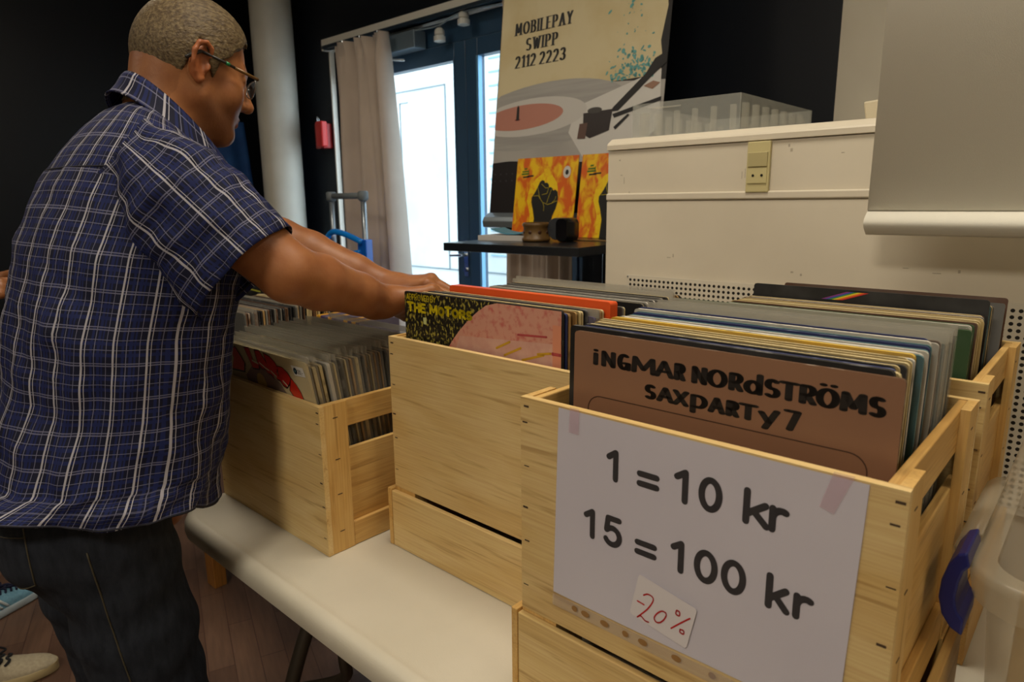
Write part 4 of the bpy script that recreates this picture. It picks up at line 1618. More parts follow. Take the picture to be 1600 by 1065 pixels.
# small box of yellow and purple spined cases beside the far crates
o = empty('card_box', (-1.612, 1.105, FT), 'small cardboard box of yellow and purple cases on the brown table', 'box')
b = MB()
CB = mat('cardboard', (150, 118, 78), .8)
for lo, hi in (((-.113, -.078, 0), (.113, .078, .004)), ((-.113, -.078, .004), (.113, -.074, .16)), ((-.113, .074, .004), (.113, .078, .16)), ((-.113, -.074, .004), (-.109, .074, .16)), ((.109, -.074, .004), (.113, .074, .16))):
    b.box(lo, hi, CB)
b.build('box_walls', o)
b = MB()
b.box((-.06, -.0795, .05), (.06, -.078, .12), mat('card_label', (190, 180, 150), .7))
b.build('paper_label', o)
for k in range(11):
    c = ((206, 150, 30), (70, 56, 100), (90, 84, 104))[(0, 1, 2, 0, 1, 2, 1, 0, 1, 0, 2)[k]]
    nm = {206: 'yellow', 70: 'purple', 90: 'grey purple'}[c[0]]
    b = MB()
    b.box((0, -.068, 0), (.0178, .068, .283), mat('case_' + nm.replace(' ', '_'), c, .4))
    q = tag(b.build('plastic_case', bevel=.001), f'{nm} spined case standing in the small box on the brown table', 'case', f'{nm} cases in the small box')
    q.location = (-1.7155 + k * .0192, 1.105, FT + .0045)

# ------------------------------------------------------------------ price sign taped to the front crate
SY = .5222
PWH = mat('sign_paper', (208, 203, 212), .5, col2=(202, 197, 207), scale=5)
sg = empty('price_sign', (-.2655, SY, .99), 'white price sign in a plastic pocket taped on the front crate', 'sign')
b = MB()
o0 = Vector((-.4119, SY, 1.0964)) - Vector(sg.location)


def PP(u, v, k=1):
    # slight sag of the paper
    return o0 + Vector((u, -.0006 - .00022 * k - .0012 * (math.sin(u * 22) * .5 + .5) * max(0, -v) / .21, v))


NU, NV = 24, 12
for i in range(NU):
    for j in range(NV):
        q = [(.2945 * (i + a) / NU - .006 * ((j + c) / NV), -.2125 * (j + c) / NV) for a, c in ((0, 1), (1, 1), (1, 0), (0, 0))]
        b.poly([PP(u, v, 0) for u, v in q], PWH)
BLKI = mat('print_ink', (16, 15, 16), .45)
T = lambda s, u, v, h, w, kk=1: text(b, s, BLKI, lambda a, c: PP(a, c, 2), u, v, h, .0031, .0031, width=w)
for s, u, v, h, w in (('1', .0635, -.0590, .0275, .0080), ('=', .0985, -.0640, .0305, .0185), ('1', .1375, -.0590, .0275, .0085), ('0', .1620, -.0590, .0270, .0165),
                      ('k', .2030, -.0590, .0275, .0175), ('r', .2253, -.0590, .0270, .0105),
                      ('1', .0372, -.1285, .0270, .0080), ('5', .0615, -.1290, .0275, .0165), ('=', .0985, -.1345, .0305, .0185), ('1', .1370, -.1285, .0270, .0080), ('0', .1610, -.1288, .0270, .0170), ('0', .1870, -.1288, .0270, .0170),
                      ('k', .2270, -.1285, .0275, .0150), ('r', .2500, -.1285, .0270, .0105)):
    T(s, u, v, h, w)
b.build('printed_paper', sg)
POC = clear_mat('clear_pocket', (220, 214, 224), .045, .12, .6, .0)
STRIP = clear_mat('pocket_strip', (206, 198, 194), .35, .3, .5, .2)
b = MB()
b.poly([PP(.0, .001, 5), PP(.296, .001, 5), PP(.289, -.2150, 5), PP(-.0065, -.2150, 5)], POC)
b.poly([PP(-.0065, -.2150, 2), PP(.289, -.2150, 2), PP(.2885, -.2285, 2), PP(-.0068, -.2285, 2)], STRIP)
for k, u in enumerate((.0239, .0381, .0627, .0881, .1084, .1452, .1815, .205, .24, .265)):
    rx = .0052 if k % 3 else .0036
    b.poly([PP(u + rx * math.cos(a * PI / 8), -.2205 + .0034 * math.sin(a * PI / 8), 4) for a in range(16)], mat('hole_wood', (150, 110, 60), .6))
b.build('plastic_pocket', sg)
TP = clear_mat('sticky_tape', (214, 176, 190), .35, .15, .7, .0)
for pts in ([(.0157, .004), (.0275, .004), (.0271, -.0233), (.0142, -.0234)], [(.2693, .004), (.2846, .004), (.2719, -.0304), (.2607, -.0272)]):
    b = MB()
    b.poly([PP(u, v, 7) for u, v in pts], TP)
    t_ = b.build('tape_strip', sg)
b = MB()
cpts = [(.1024, -.1475), (.1644, -.1597), (.1552, -.2051), (.0931, -.194)]
rp = []
for i in range(4):
    p, a_, c_ = Vector(cpts[i]), Vector(cpts[i - 1]), Vector(cpts[(i + 1) % 4])
    for k in range(5):
        t = k / 4
        A_, C_ = p + (a_ - p).normalized() * .004, p + (c_ - p).normalized() * .004
        rp.append((1 - t) ** 2 * A_ + 2 * t * (1 - t) * p + t * t * C_)
b.poly([PP(u, v, 8) for u, v in rp], mat('card_paper', (218, 212, 214), .4))
RI = mat('red_pen', (196, 30, 34), .5)
hw = [[(.1018, -.1769), (.1094, -.178)], [(.1085, -.1680), (.1130, -.1652), (.1180, -.1660), (.1190, -.1700), (.1140, -.1800), (.1070, -.1890), (.1024, -.1943), (.1060, -.1915), (.1110, -.1945), (.1150, -.1945)],
      [(.1330, -.1765), (.1290, -.1765), (.1240, -.1810), (.1210, -.1870), (.1230, -.1905), (.1270, -.1895), (.1310, -.1850), (.1335, -.1795), (.1330, -.1765)],
      [(.1578, -.1715), (.1500, -.1790), (.1391, -.1902)], [(.1440, -.1690), (.1470, -.1695), (.1470, -.1735), (.1435, -.1730), (.1440, -.1690)], [(.1485, -.1870), (.1520, -.1870), (.1520, -.1905), (.1485, -.1900), (.1485, -.1870)]]
for l in hw:
    b2 = bez([(u, v, 0) for u, v in l], 5)
    stroke_polys(b, RI, lambda u, v: PP(u, v, 10), [[(p.x, p.y) for p in b2]], .00065, .0008, cap=6)
cd_ = b.build('discount_card', sg)
cd_['label'] = 'small white card with -20% in red pen'

# ------------------------------------------------------------------ translucent storage bin with blue clip handles
BN = clear_mat('bin_plastic', (200, 190, 168), .42, .3, .5, .45)
BX0, BX1, BY0_, BY1_, BZ = -.070, .33, .668, 1.18, .975
bn = empty('storage_bin', ((BX0 + BX1) / 2, (BY0_ + BY1_) / 2, TT), 'translucent plastic storage bin with blue clip handles at the right table end', 'bin')
ox, oy = -(BX0 + BX1) / 2, -(BY0_ + BY1_) / 2
b = MB()
HB = BZ - TT


def bring(ins, z, r=.045):
    return [(x + ox, y + oy, z) for x, y in rrect(BX0 + ins, BY0_ + ins, BX1 - ins, BY1_ - ins, r, 8)]


b.loft([bring(.034, .0), bring(.030, .006), bring(.016, HB - .045), bring(.013, HB - .040), bring(.013, HB - .012)], BN, caps=False)
n = len(bring(0, 0))
b.face([i for i in range(n)][::-1], BN)
b.build('shell', bn, smooth=True, auto=.7)
b = MB()
b.loft([bring(.004, HB - .034, .05), bring(.0, HB - .010, .05), bring(.0, HB - .003, .05), bring(.003, HB, .05), bring(.012, HB + .0005, .042), bring(.020, HB, .036), bring(.021, HB - .006, .036)], BN, caps=False)
b.build('rim', bn, smooth=True, auto=1.0)
b = MB()
b.loft([[(BX0 + ox + .004 - .019 * math.sin(t * PI / 6), y + oy, HB + .006 - .03 * (1 - math.cos(t * PI / 6)) * .6) for t in range(5)] for y in (.75, .93)], BN, closed=False)
o = b.build('lid_latch_tab', bn, smooth=True)
s_ = o.modifiers.new('thick', 'SOLIDIFY')
s_.thickness = .003
BH = mat('clip_blue', (16, 26, 96), .35, spec=.5)
for (hx, s) in ((BX0, -1), (BX1, 1)):
    b = MB()
    ya, yb = .69, .755
    outer = [(0, .012), (.007, .008), (.0135, -.004), (.0175, -.022), (.018, -.04), (.014, -.056), (.006, -.067), (-.004, -.072)]
    inner = [(-.004, -.056), (.001, -.050), (.0035, -.044), (.0045, -.034), (.0035, -.02), (.001, -.008), (-.003, -.002)]
    pr = outer + inner
    b.loft([[(hx + ox + s * p[0], y + oy, HB + p[1]) for p in pr] for y in (ya, ya + .004, yb - .004, yb)], BH)
    b.build('clip_handle', bn, bevel=.002)
for k in range(9):
    c = ((170, 140, 86), (150, 122, 72), (120, 100, 70))[k % 3]
    b = MB()
    b.box((-.071, 0, 0), (.071, .0104, .185), clear_mat('case_clear_%d' % (k % 3), c, .8, .15, .6, .1))
    q = tag(b.build('disc_case', bevel=.0015), 'yellowish clear disc case standing in the translucent storage bin', 'disc case', 'disc cases in the bin')
    q.location = (.040, .735 + k * .0165, TT + .008)
    q.rotation_euler.x = -.12
for k in range(5):
    b = MB()
    b.lathe([(.010, 0), (.012, .004), (.012, .10), (.008, .115), (.008, .13)], clear_mat('tube_clear', (190, 160, 100), .65, .1, .7, .1), 16)
    q = tag(b.build('clear_tube', smooth=True, auto=.8), 'clear amber tube standing in the translucent storage bin', 'tube', 'clear tubes in the bin')
    q.location = (.135 + k * .034, .75, TT + .008)

# ================================================================== PEOPLE
def skin_material(name, c1, c2):
    M = mat(name, c1, .48, spec=.4, col2=c2, scale=30, ramp=(.4, .7), bump=.12, bscale=260)
    nt = M.node_tree
    b = nt.nodes['Principled BSDF']
    at = nt.nodes.new('ShaderNodeVertexColor')
    at.layer_name = 'tint'
    mx = nt.nodes.new('ShaderNodeMixRGB')
    mx.blend_type = 'MULTIPLY'
    mx.inputs[0].default_value = 1
    src = b.inputs['Base Color'].links[0].from_socket
    nt.links.new(src, mx.inputs[1])
    nt.links.new(at.outputs[0], mx.inputs[2])
    nt.links.new(mx.outputs[0], b.inputs['Base Color'])
    b.inputs['Subsurface Weight'].default_value = .06
    b.inputs['Subsurface Radius'].default_value = (.01, .004, .002)
    return M


SKIN = skin_material('skin', (152, 98, 58), (138, 84, 48))


def tint(o, cols):
    a = o.data.color_attributes.new('tint', 'FLOAT_COLOR', 'POINT')
    c = np.ones((len(o.data.vertices), 4), np.float32)
    c[:, :3] = cols
    a.data.foreach_set('color', c.ravel())


def plaid(name):
    M = bpy.data.materials.new(name)
    M.use_nodes = True
    nt = M.node_tree
    b = nt.nodes['Principled BSDF']
    b.inputs['Roughness'].default_value = .75
    b.inputs['Specular IOR Level'].default_value = .2
    uv = nt.nodes.new('ShaderNodeUVMap')
    sp = nt.nodes.new('ShaderNodeSeparateXYZ')
    nt.links.new(uv.outputs[0], sp.inputs[0])

    def ramp(src, period, stops):
        d = nt.nodes.new('ShaderNodeMath')
        d.operation = 'DIVIDE'
        d.inputs[1].default_value = period
        nt.links.new(src, d.inputs[0])
        f = nt.nodes.new('ShaderNodeMath')
        f.operation = 'FRACT'
        nt.links.new(d.outputs[0], f.inputs[0])
        r = nt.nodes.new('ShaderNodeValToRGB')
        r.color_ramp.interpolation = 'CONSTANT'
        e = r.color_ramp.elements
        e[0].position, e[0].color = 0, lin(stops[0][1])
        e[1].position, e[1].color = stops[1][0], lin(stops[1][1])
        for p, c in stops[2:]:
            q = e.new(p)
            q.color = lin(c)
        nt.links.new(f.outputs[0], r.inputs[0])
        return r
    N, B, W, L, D = (17, 19, 40), (24, 32, 76), (156, 153, 160), (98, 98, 120), (11, 12, 24)
    wv = ramp(sp.outputs[0], .047, [(0, N), (.06, W), (.125, D), (.19, W), (.212, N), (.34, B), (.42, N), (.47, L), (.495, N), (.56, B), (.66, N), (.70, B), (.76, N), (.86, L), (.88, N)])
    wf = ramp(sp.outputs[1], .050, [(0, N), (.10, L), (.135, N), (.17, L), (.20, N), (.38, B), (.48, N), (.56, L), (.58, N), (.70, B), (.8, N), (.84, L), (.86, N)])
    mx = nt.nodes.new('ShaderNodeMixRGB')
    mx.blend_type = 'LIGHTEN'
    mx.inputs[0].default_value = .85
    nt.links.new(wv.outputs[0], mx.inputs[1])
    nt.links.new(wf.outputs[0], mx.inputs[2])
    nt.links.new(mx.outputs[0], b.inputs['Base Color'])
    MATS[name] = M
    return M


PLAID = plaid('plaid_shirt')
FBM = lambda p, s: mnoise.noise(Vector(p) * s)

person = empty('person', (-1.17, .28, 0), 'person in blue plaid shirt, dark jeans and glasses leaning over the table, flipping records', 'person')
PB = Vector(person.location)

# ---- pose (world coordinates)
HS = .885
HC = Vector((-1.163, .503, 1.519))           # head centre
RH = (Matrix.Rotation(math.radians(-4), 4, 'Z') @ Matrix.Rotation(math.radians(-14), 4, 'X'))


def hp(x, y, z):
    return tuple(HC + RH @ (Vector((x, y, z)) * HS))


R_SH, R_EL, R_WR = Vector((-1.0, .385, 1.355)), Vector((-.89, .498, 1.207)), Vector((-.93, .694, 1.139))
L_SH, L_EL, L_WR = Vector((-1.315, .40, 1.338)), Vector((-1.22, .668, 1.236)), Vector((-1.06, .80, 1.146))

fld = Field((-1.50, .20, .80), (-.74, .98, 1.70), .0026)
# torso, hidden by the shirt
for c, r in (((-1.17, .335, .93), (.16, .115, .17)), ((-1.17, .40, 1.2), (.165, .11, .2))):
    fld.ell(c, r, k=.05)
fld.cone((-1.05, .40, 1.33), (-1.29, .40, 1.33), .045, .045, .03)
# neck
fld.cone((-1.17, .435, 1.36), hp(0, -.018, -.05), .064, .054, .03)
fld.cone((-1.17, .44, 1.40), hp(0, -.04, -.02), .045, .046, .03)
fld.rs = HS
# skull, face, jaw
fld.ell(hp(0, .000, .034), (.077, .090, .090), RH, .02)
fld.ell(hp(0, -.016, .005), (.072, .070, .075), RH, .03)
fld.ell(hp(0, .040, -.028), (.060, .058, .085), RH, .025)
for sx in (-1, 1):
    fld.cone(hp(sx * .052, .0, -.052), hp(sx * .018, .066, -.098), .024, .020, .022)
    fld.ell(hp(sx * .042, .058, -.030), (.026, .026, .03), RH, .018)
    fld.cone(hp(sx * .012, .089, .022), hp(sx * .043, .074, .020), .010, .008, .012)
fld.ell(hp(0, .074, -.098), (.022, .020, .018), RH, .014)
fld.cone(hp(0, .03, -.09), hp(0, .0, -.10), .03, .04, .03)
for sx in (-1, 1):
    fld.ell(hp(sx * .032, .098, .001), (.017, .016, .012), RH, .010, cut=True)
    fld.ell(hp(sx * .032, .079, .001), (.0125, .0125, .0125), RH, .003)
    fld.cone(hp(sx * .022, .0895, .008), hp(sx * .044, .083, .006), .0045, .004, .004)
    fld.cone(hp(sx * .022, .0885, -.006), hp(sx * .043, .083, -.006), .0035, .003, .004)
# nose
fld.cone(hp(0, .091, .012), hp(0, .112, -.030), .0085, .0115, .010)
fld.ell(hp(0, .113, -.032), (.0115, .011, .0105), RH, .006)
for sx in (-1, 1):
    fld.ell(hp(sx * .012, .101, -.035), (.0075, .010, .0075), RH, .005)
    fld.ell(hp(sx * .007, .107, -.045), (.0035, .005, .004), RH, .003, cut=True)
# lips
for sx in (-1, 1):
    fld.cone(hp(0, .0955, -.0605), hp(sx * .023, .084, -.064), .0055, .003, .005)
    fld.cone(hp(0, .0935, -.071), hp(sx * .020, .083, -.067), .0062, .003, .005)
    fld.cone(hp(0, .1005, -.0657), hp(sx * .024, .0875, -.0655), .0012, .001, .002, cut=True)
# ears: rim, lobe, hollow
for sx in (-1, 1):
    def ep(y, z, x=.0):
        return hp(sx * (.078 + x), y, z)
    fld.ell(ep(-.010, -.002, .001), (.009, .018, .031), RH @ Matrix.Rotation(sx * .28, 4, 'Z') @ Matrix.Rotation(-.12, 4, 'X'), .004)
    fld.ell(ep(-.004, .001, .010), (.0075, .0095, .018), RH, .003, cut=True)
    rim = [ep(.006, .012, .006), ep(.005, .026, .009), ep(-.006, .033, .012), ep(-.019, .028, .016), ep(-.025, .013, .017), ep(-.024, -.006, .014), ep(-.018, -.02, .009), ep(-.008, -.031, .005), ep(-.002, -.027, .003)]
    fld.chain(rim, [.0035, .0042, .0045, .0048, .0048, .0045, .0045, .0058, .005], .004)
    fld.cone(ep(.006, -.003, .004), ep(.004, -.010, .005), .004, .0035, .004)
# arms
fld.rs = 1.0
for S_, E_, W_ in ((R_SH, R_EL, R_WR), (L_SH, L_EL, L_WR)):
    fld.cone(S_.lerp(E_, .12) - Vector((0, 0, .012)), S_.lerp(E_, .5), .040, .050, .015)
    fld.cone(S_.lerp(E_, .5), E_, .050, .042, .012)
    d = (W_ - E_)
    fld.cone(E_, E_ + d * .28, .042, .0425, .010)
    fld.cone(E_ + d * .28, E_ + d * .7, .0425, .0335, .008)
    fld.cone(E_ + d * .7, W_, .034, .0275, .012)


def hand(W_, d, palm, thumb_dir, curl, spread):
    """palm with four bent fingers and a side thumb; d = wrist to knuckles, palm = way the palm faces"""
    d = d.normalized()
    palm = (palm - d * palm.dot(d)).normalized()
    s_ = thumb_dir - d * thumb_dir.dot(d)
    s_ = (s_ - palm * s_.dot(palm)).normalized()      # towards the thumb
    # palm block: four metacarpals
    offs = [.030, .010, -.010, -.028]
    mcl = [.088, .092, .087, .078]
    for k in range(4):
        a = W_ + s_ * offs[k] * .55 + d * .012
        b_ = W_ + s_ * offs[k] + d * mcl[k] - palm * (.004 if k in (1, 2) else 0)
        fld.cone(a, b_, .0165, .0115, .012)
    fld.cone(W_ - d * .02, W_ + d * .02, .027, .022, .015)
    fld.ell(W_ + d * .045 + palm * .010 + s_ * .018, (.02, .02, .018), None, .012)
    lens = [(.042, .026, .021), (.046, .030, .022), (.043, .028, .022), (.034, .021, .019)]
    rad = [(.0098, .0088, .0080, .0066), (.0100, .0090, .0082, .0068), (.0096, .0086, .0078, .0065), (.0086, .0076, .007, .0058)]
    for k in range(4):
        p = W_ + s_ * offs[k] + d * mcl[k] - palm * (.004 if k in (1, 2) else 0)
        ang = 0
        pts = [p]
        for j in range(3):
            ang += curl[k][j]
            dd = (d * math.cos(ang) + palm * math.sin(ang) + s_ * spread[k] * math.cos(ang)).normalized()
            p = p + dd * lens[k][j]
            pts.append(p)
        fld.chain(pts, rad[k], .006)
        fld.ell(pts[0] - palm * .0035, (.0105, .0105, .0095), None, .006)
    t0 = W_ + d * .022 + s_ * .022 + palm * .008
    t1 = t0 + (d * .62 + s_ * .62 + palm * .35).normalized() * .042
    t2 = t1 + (d * .90 + s_ * .22 + palm * .42).normalized() * .032
    t3 = t2 + (d * .85 + s_ * -.05 + palm * .55).normalized() * .026
    fld.chain([t0, t1, t2, t3], [.0155, .0115, .0105, .008], .010)


hand(R_WR, Vector((.30, .90, .07)), Vector((.35, .0, -1)), Vector((-1, .3, .1)),
     [(.45, .75, .5), (.5, .8, .5), (.55, .85, .5), (.6, .85, .55)], [.10, .03, -.04, -.12])
hand(L_WR, Vector((.80, .56, .08)), Vector((.1, .1, -1)), Vector((.5, -.9, .1)),
     [(.5, .8, .45), (.55, .85, .5), (.6, .9, .5), (.7, .9, .5)], [.12, .03, -.05, -.14])
V, Q = fld.mesh()
del fld
# lower body in a coarser grid, same object
f2_ = Field((-1.42, .05, .0), (-.92, .62, 1.02), .009)
f2_.ell((-1.17, .27, .88), (.13, .085, .11), k=.03)
HIPS = [((-1.262, .272, .84), (-1.275, .318, .46), (-1.285, .285, .09)), ((-1.078, .272, .84), (-1.065, .318, .46), (-1.055, .285, .09))]
for h_, k_, a_ in HIPS:
    f2_.cone(h_, k_, .065, .048, .03)
    f2_.cone(k_, a_, .05, .036, .02)
    f2_.cone((a_[0], a_[1] - .02, .05), (a_[0], a_[1] + .16, .035), .032, .028, .02)
V2, Q2 = f2_.mesh()
V = np.concatenate([V, V2]) - np.array(PB)
Q = np.concatenate([Q, Q2 + len(V) - len(V2)])
body, V = np_mesh('body', V, Q, SKIN, person, 2)
Wv = V + np.array(PB)
inv = np.array(RH.to_3x3().inverted())
Lc = (Wv - np.array(HC)) @ inv.T / HS
head = (np.abs(Lc[:, 0]) < .1) & (Lc[:, 1] > -.12) & (Lc[:, 2] > -.13) & (Wv[:, 2] > 1.36)
cols = np.ones((len(V), 3), np.float32)
x, y, z = Lc.T


def soft(a, lo, hi):
    return np.clip((a - lo) / (hi - lo), 0, 1)


stub = head * soft(-z, .035, .06) * soft(y, -.005, .02) * (1 - soft(np.abs(x), .09, .1))
cols *= (1 - stub[:, None] * np.array([.34, .34, .30]))
lips = head * (np.abs(z + .066) < .009) * (np.abs(x) < .024) * (y > .082)
cols = np.where(lips[:, None], cols * np.array([1.05, .72, .72]), cols)
brow = head * (np.abs(z - .022 - .006 * np.sin(np.abs(x) * 40)) < .0055) * (np.abs(x) > .012) * (np.abs(x) < .048) * (y > .07)
cols = np.where(brow[:, None], cols * np.array([.55, .45, .38]), cols)
eye = head * (((np.abs(x) - .032) ** 2 + (z - .001) ** 2) < .0058 ** 2) * (y > .082)
cols = np.where(eye[:, None], np.array([1.15, 1.5, 1.9]), cols)
iris = head * (((np.abs(x) - .032) ** 2 + (z + .002) ** 2) < .0036 ** 2) * (y > .082)
cols = np.where(iris[:, None], np.array([.12, .16, .2]), cols)
ear = head * (np.abs(x) > .079) * (np.abs(y + .01) < .03)
cols = np.where(ear[:, None], cols * np.array([1.04, .86, .8]), cols)
scalp = head * (z > np.interp(y, [-.13, -.085, -.055, -.036, -.028, -.016, -.004, .006, .018, .024, .040, .056, .070, .082], [-.100, -.100, -.086, -.055, .1, .1, .1, .1, -.03, .0, .022, .036, .058, .066])) * (np.abs(x) < .085)
cols = np.where(scalp[:, None] > 0, cols * np.array([.80, .80, .78]), cols)
tint(body, cols)

# ---- hair: close-cropped shell over the skull
fh_ = Field(tuple(HC - Vector((.14, .16, .13))), tuple(HC + Vector((.14, .16, .15))), .0024)
fh_.rs = HS
fh_.ell(hp(0, .000, .034), (.077 + .0075, .090 + .0075, .090 + .009), RH, .02)
fh_.ell(hp(0, -.016, .005), (.072 + .006, .070 + .006, .075 + .006), RH, .03)
fh_.ell(hp(0, .03, .062), (.060, .055, .052), RH, .02)
fh_.cone(hp(0, -.022, -.04), hp(0, -.05, -.10), .058, .056, .02)
nx_, ny_, nz_ = fh_.F.shape
gx = fh_.lo[0] + fh_.h * np.arange(nx_)
gy = fh_.lo[1] + fh_.h * np.arange(ny_)
gz = fh_.lo[2] + fh_.h * np.arange(nz_)
G = np.stack(np.meshgrid(gx, gy, gz, indexing='ij'), -1) - np.array(HC)
Lg = G @ inv.T / HS
lx_, ly_, lz_ = Lg[..., 0], Lg[..., 1], Lg[..., 2]
hl = np.interp(ly_, [-.13, -.085, -.055, -.036, -.028, -.016, -.004, .006, .018, .024, .040, .056, .070, .082, .095], [-.088, -.088, -.074, -.040, .0, .036, .034, .0, -.018, .010, .030, .044, .066, .074, .078])
hl = hl + .002 * np.sin(Lg[..., 0] * 300) + .003 * np.sin(ly_ * 260)
mask = hl - lz_                       # positive below the hairline
texn = .45 * (.0011 * np.sin(lx_ * 700 + 3 * np.sin(ly_ * 230)) * np.sin(ly_ * 520 + lz_ * 330) + .0010 * np.sin(ly_ * 900 + lx_ * 430) * np.sin(lz_ * 760)).astype(np.float32)
thin = np.clip((lz_ + .05) / .07, 0, 1)
fh_.F = np.maximum(fh_.F + texn + (1 - thin) * .0045, mask * .8).astype(np.float32)
HV, HQ = fh_.mesh()
HAIR = mat('hair_short', (108, 92, 64), .6, spec=.3, col2=(70, 55, 36), scale=300, ramp=(.36, .64), bump=.9, bscale=500, detail=4, stretch=(1, .35, .6))
np_mesh('hair', HV - np.array(PB), HQ, HAIR, person, 1)

# ---- glasses
b = MB()
b.M = Matrix.Translation(HC - PB) @ RH @ Matrix.Scale(HS, 4)
TMP = mat('spectacle_brown', (104, 74, 34), .3, .2)
for sx in (-1, 1):
    b.tube([(sx * .0925, -.036, -.004), (sx * .0905, -.026, .006), (sx * .088, -.012, .016)], .0033, mat('spectacle_dark', (34, 30, 26), .4), 8)
    b.tube([(sx * .088, -.012, .016), (sx * .082, .03, .014), (sx * .079, .05, .012)], .0026, mat('spectacle_dark', (34, 30, 26), .4), 8)
    b.tube([(sx * .079, .05, .012), (sx * .072, .085, .010), (sx * .066, .099, .010)], .0030, TMP, 8)
    b.tube([(sx * .0815, .033, .014), (sx * .080, .040, .0133)], .0034, mat('spectacle_green', (20, 120, 70), .3), 8)
    rim = [(sx * (.037 + .026 * math.cos(t * PI / 10)), .104 - .006 * abs(math.cos(t * PI / 10)) * (1 if math.cos(t * PI / 10) > 0 else .2), -.004 + .0165 * math.sin(t * PI / 10)) for t in range(21)]
    b.tube(rim, .0012, mat('spectacle_steel', (140, 140, 140), .25, .9), 6, caps=False)
b.tube([(-.012, .106, .0), (0, .109, .003), (.012, .106, .0)], .0014, mat('spectacle_steel', (140, 140, 140), .25, .9), 6)
b.M = None
gls = b.build('glasses', person, smooth=True)
for sx in (-1, 1):
    b = MB()
    b.M = Matrix.Translation(HC - PB) @ RH @ Matrix.Scale(HS, 4)
    b.poly([(sx * (.037 + .0255 * math.cos(t * PI / 10)), .1035 - .005 * abs(math.cos(t * PI / 10)), -.004 + .016 * math.sin(t * PI / 10)) for t in range(20)], clear_mat('lens', (200, 215, 225), .14, .03, .6, 0))
    b.M = None
    b.build('lens', gls)

# ---- shirt torso: rings along the leaning spine


def interp(tab, v):
    ks = [r[0] for r in tab]
    return [float(np.interp(v, ks, [r[i] for r in tab])) for i in range(1, len(tab[0]))]


#        s     Yc    z     rx    ry   tilt
SPINE = [(0.00, .288, .800, .215, .145, .02), (.10, .308, .90, .212, .146, .04), (.22, .335, 1.01, .208, .147, .08), (.34, .354, 1.12, .208, .147, .12), (.46, .385, 1.23, .208, .144, .18),
         (.54, .414, 1.305, .203, .134, .26), (.59, .428, 1.352, .186, .116, .32), (.625, .438, 1.386, .156, .096, .42), (.65, .444, 1.405, .116, .080, .6), (.672, .450, 1.415, .078, .064, .82)]
NT = 144
PER = 1.16


def torso_ring(s_):
    Yc, z, rx, ry, tl = interp(SPINE, s_)
    row = []
    for i in range(NT):
        th = 2 * PI * i / NT
        c, s2 = math.cos(th), math.sin(th)
        e = .82
        px_ = rx * math.copysign(abs(c) ** e, c)
        py_ = ry * math.copysign(abs(s2) ** e, s2)
        if s2 > 0 and s_ < .4:
            py_ *= 1.0                     # belly
        fx, fy, fz = px_, py_ * math.cos(tl), -py_ * math.sin(tl)
        p = Vector((-1.17 + fx, Yc + fy, z + fz))
        # cloth folds: drag lines running from the arm-pit, soft sag at the waist
        low = max(0, 1 - s_ / .5)
        w = .010 * FBM((th * 1.3, s_ * 9 + th * 1.0, 0), 1.0) * (.4 + low)
        w += .0075 * FBM((th * 3.5 + s_ * 5, s_ * 14 - th * 1.5, 4), 1.0) * (.35 + low)
        w += .004 * FBM((th * 6, s_ * 34 + 2 * th, 9), 1.0)
        if s_ > .56:
            w *= .3
        n = Vector((c / rx, s2 / ry, 0)).normalized()
        p += n * w
        if s2 < 0 and s_ < .24:
            p.y += .032 * s2 * (1 - s_ / .24)
        if s_ < .12:
            k = 1 - s_ / .12
            p += n * (.014 * math.sin(th * 6 + 1.0) * k)
            # tail: longer in front and at the back, raised over the hips
            p.z += k * (.032 + .075 * (.5 - .5 * math.sin(th)) ** .8 + .008 * math.sin(5 * th))
            if s2 > 0:
                p.y += k * .004 * s2
        row.append(p - PB)
    return row


ss = list(np.linspace(0, .56, 64)) + list(np.linspace(.568, .672, 16))
b = MB()
yoke = .575


def uvf(a, i):
    s_ = ss[a]
    th = 2 * PI * i / NT
    return (i / NT * PER, s_)


b.loft([torso_ring(s_) for s_ in ss], PLAID, True, False, uvf)
shirt = b.build('shirt', person, smooth=True)
shirt['label'] = 'blue plaid short-sleeved shirt'
s_m = shirt.modifiers.new('thick', 'SOLIDIFY')
s_m.thickness = .002
# seams: side seam, hem, yoke
BV = None
SEAM = mat('seam_navy', (10, 11, 26), .8)


def ring_curve(fn, r, name, m_, parent):
    b = MB()
    b.tube(fn, r, m_, 6)
    return b.build(name, parent, smooth=True)


yk = [torso_ring(.585 - .025 * abs(math.sin(2 * PI * i / NT)))[i] * 1.0 for i in range(NT // 2, NT + 1 - 1)]
ctr = Vector((0, .12, 1.35))
yk = [p + (p - Vector((0, .12, p.z))).normalized() * .0008 for p in yk]
ring_curve(yk, .0011, 'yoke_seam', SEAM, shirt)
hem = [torso_ring(.004)[i] for i in range(NT)] + [torso_ring(.004)[0]]
ring_curve(hem, .0014, 'hem', SEAM, shirt)

# sleeves


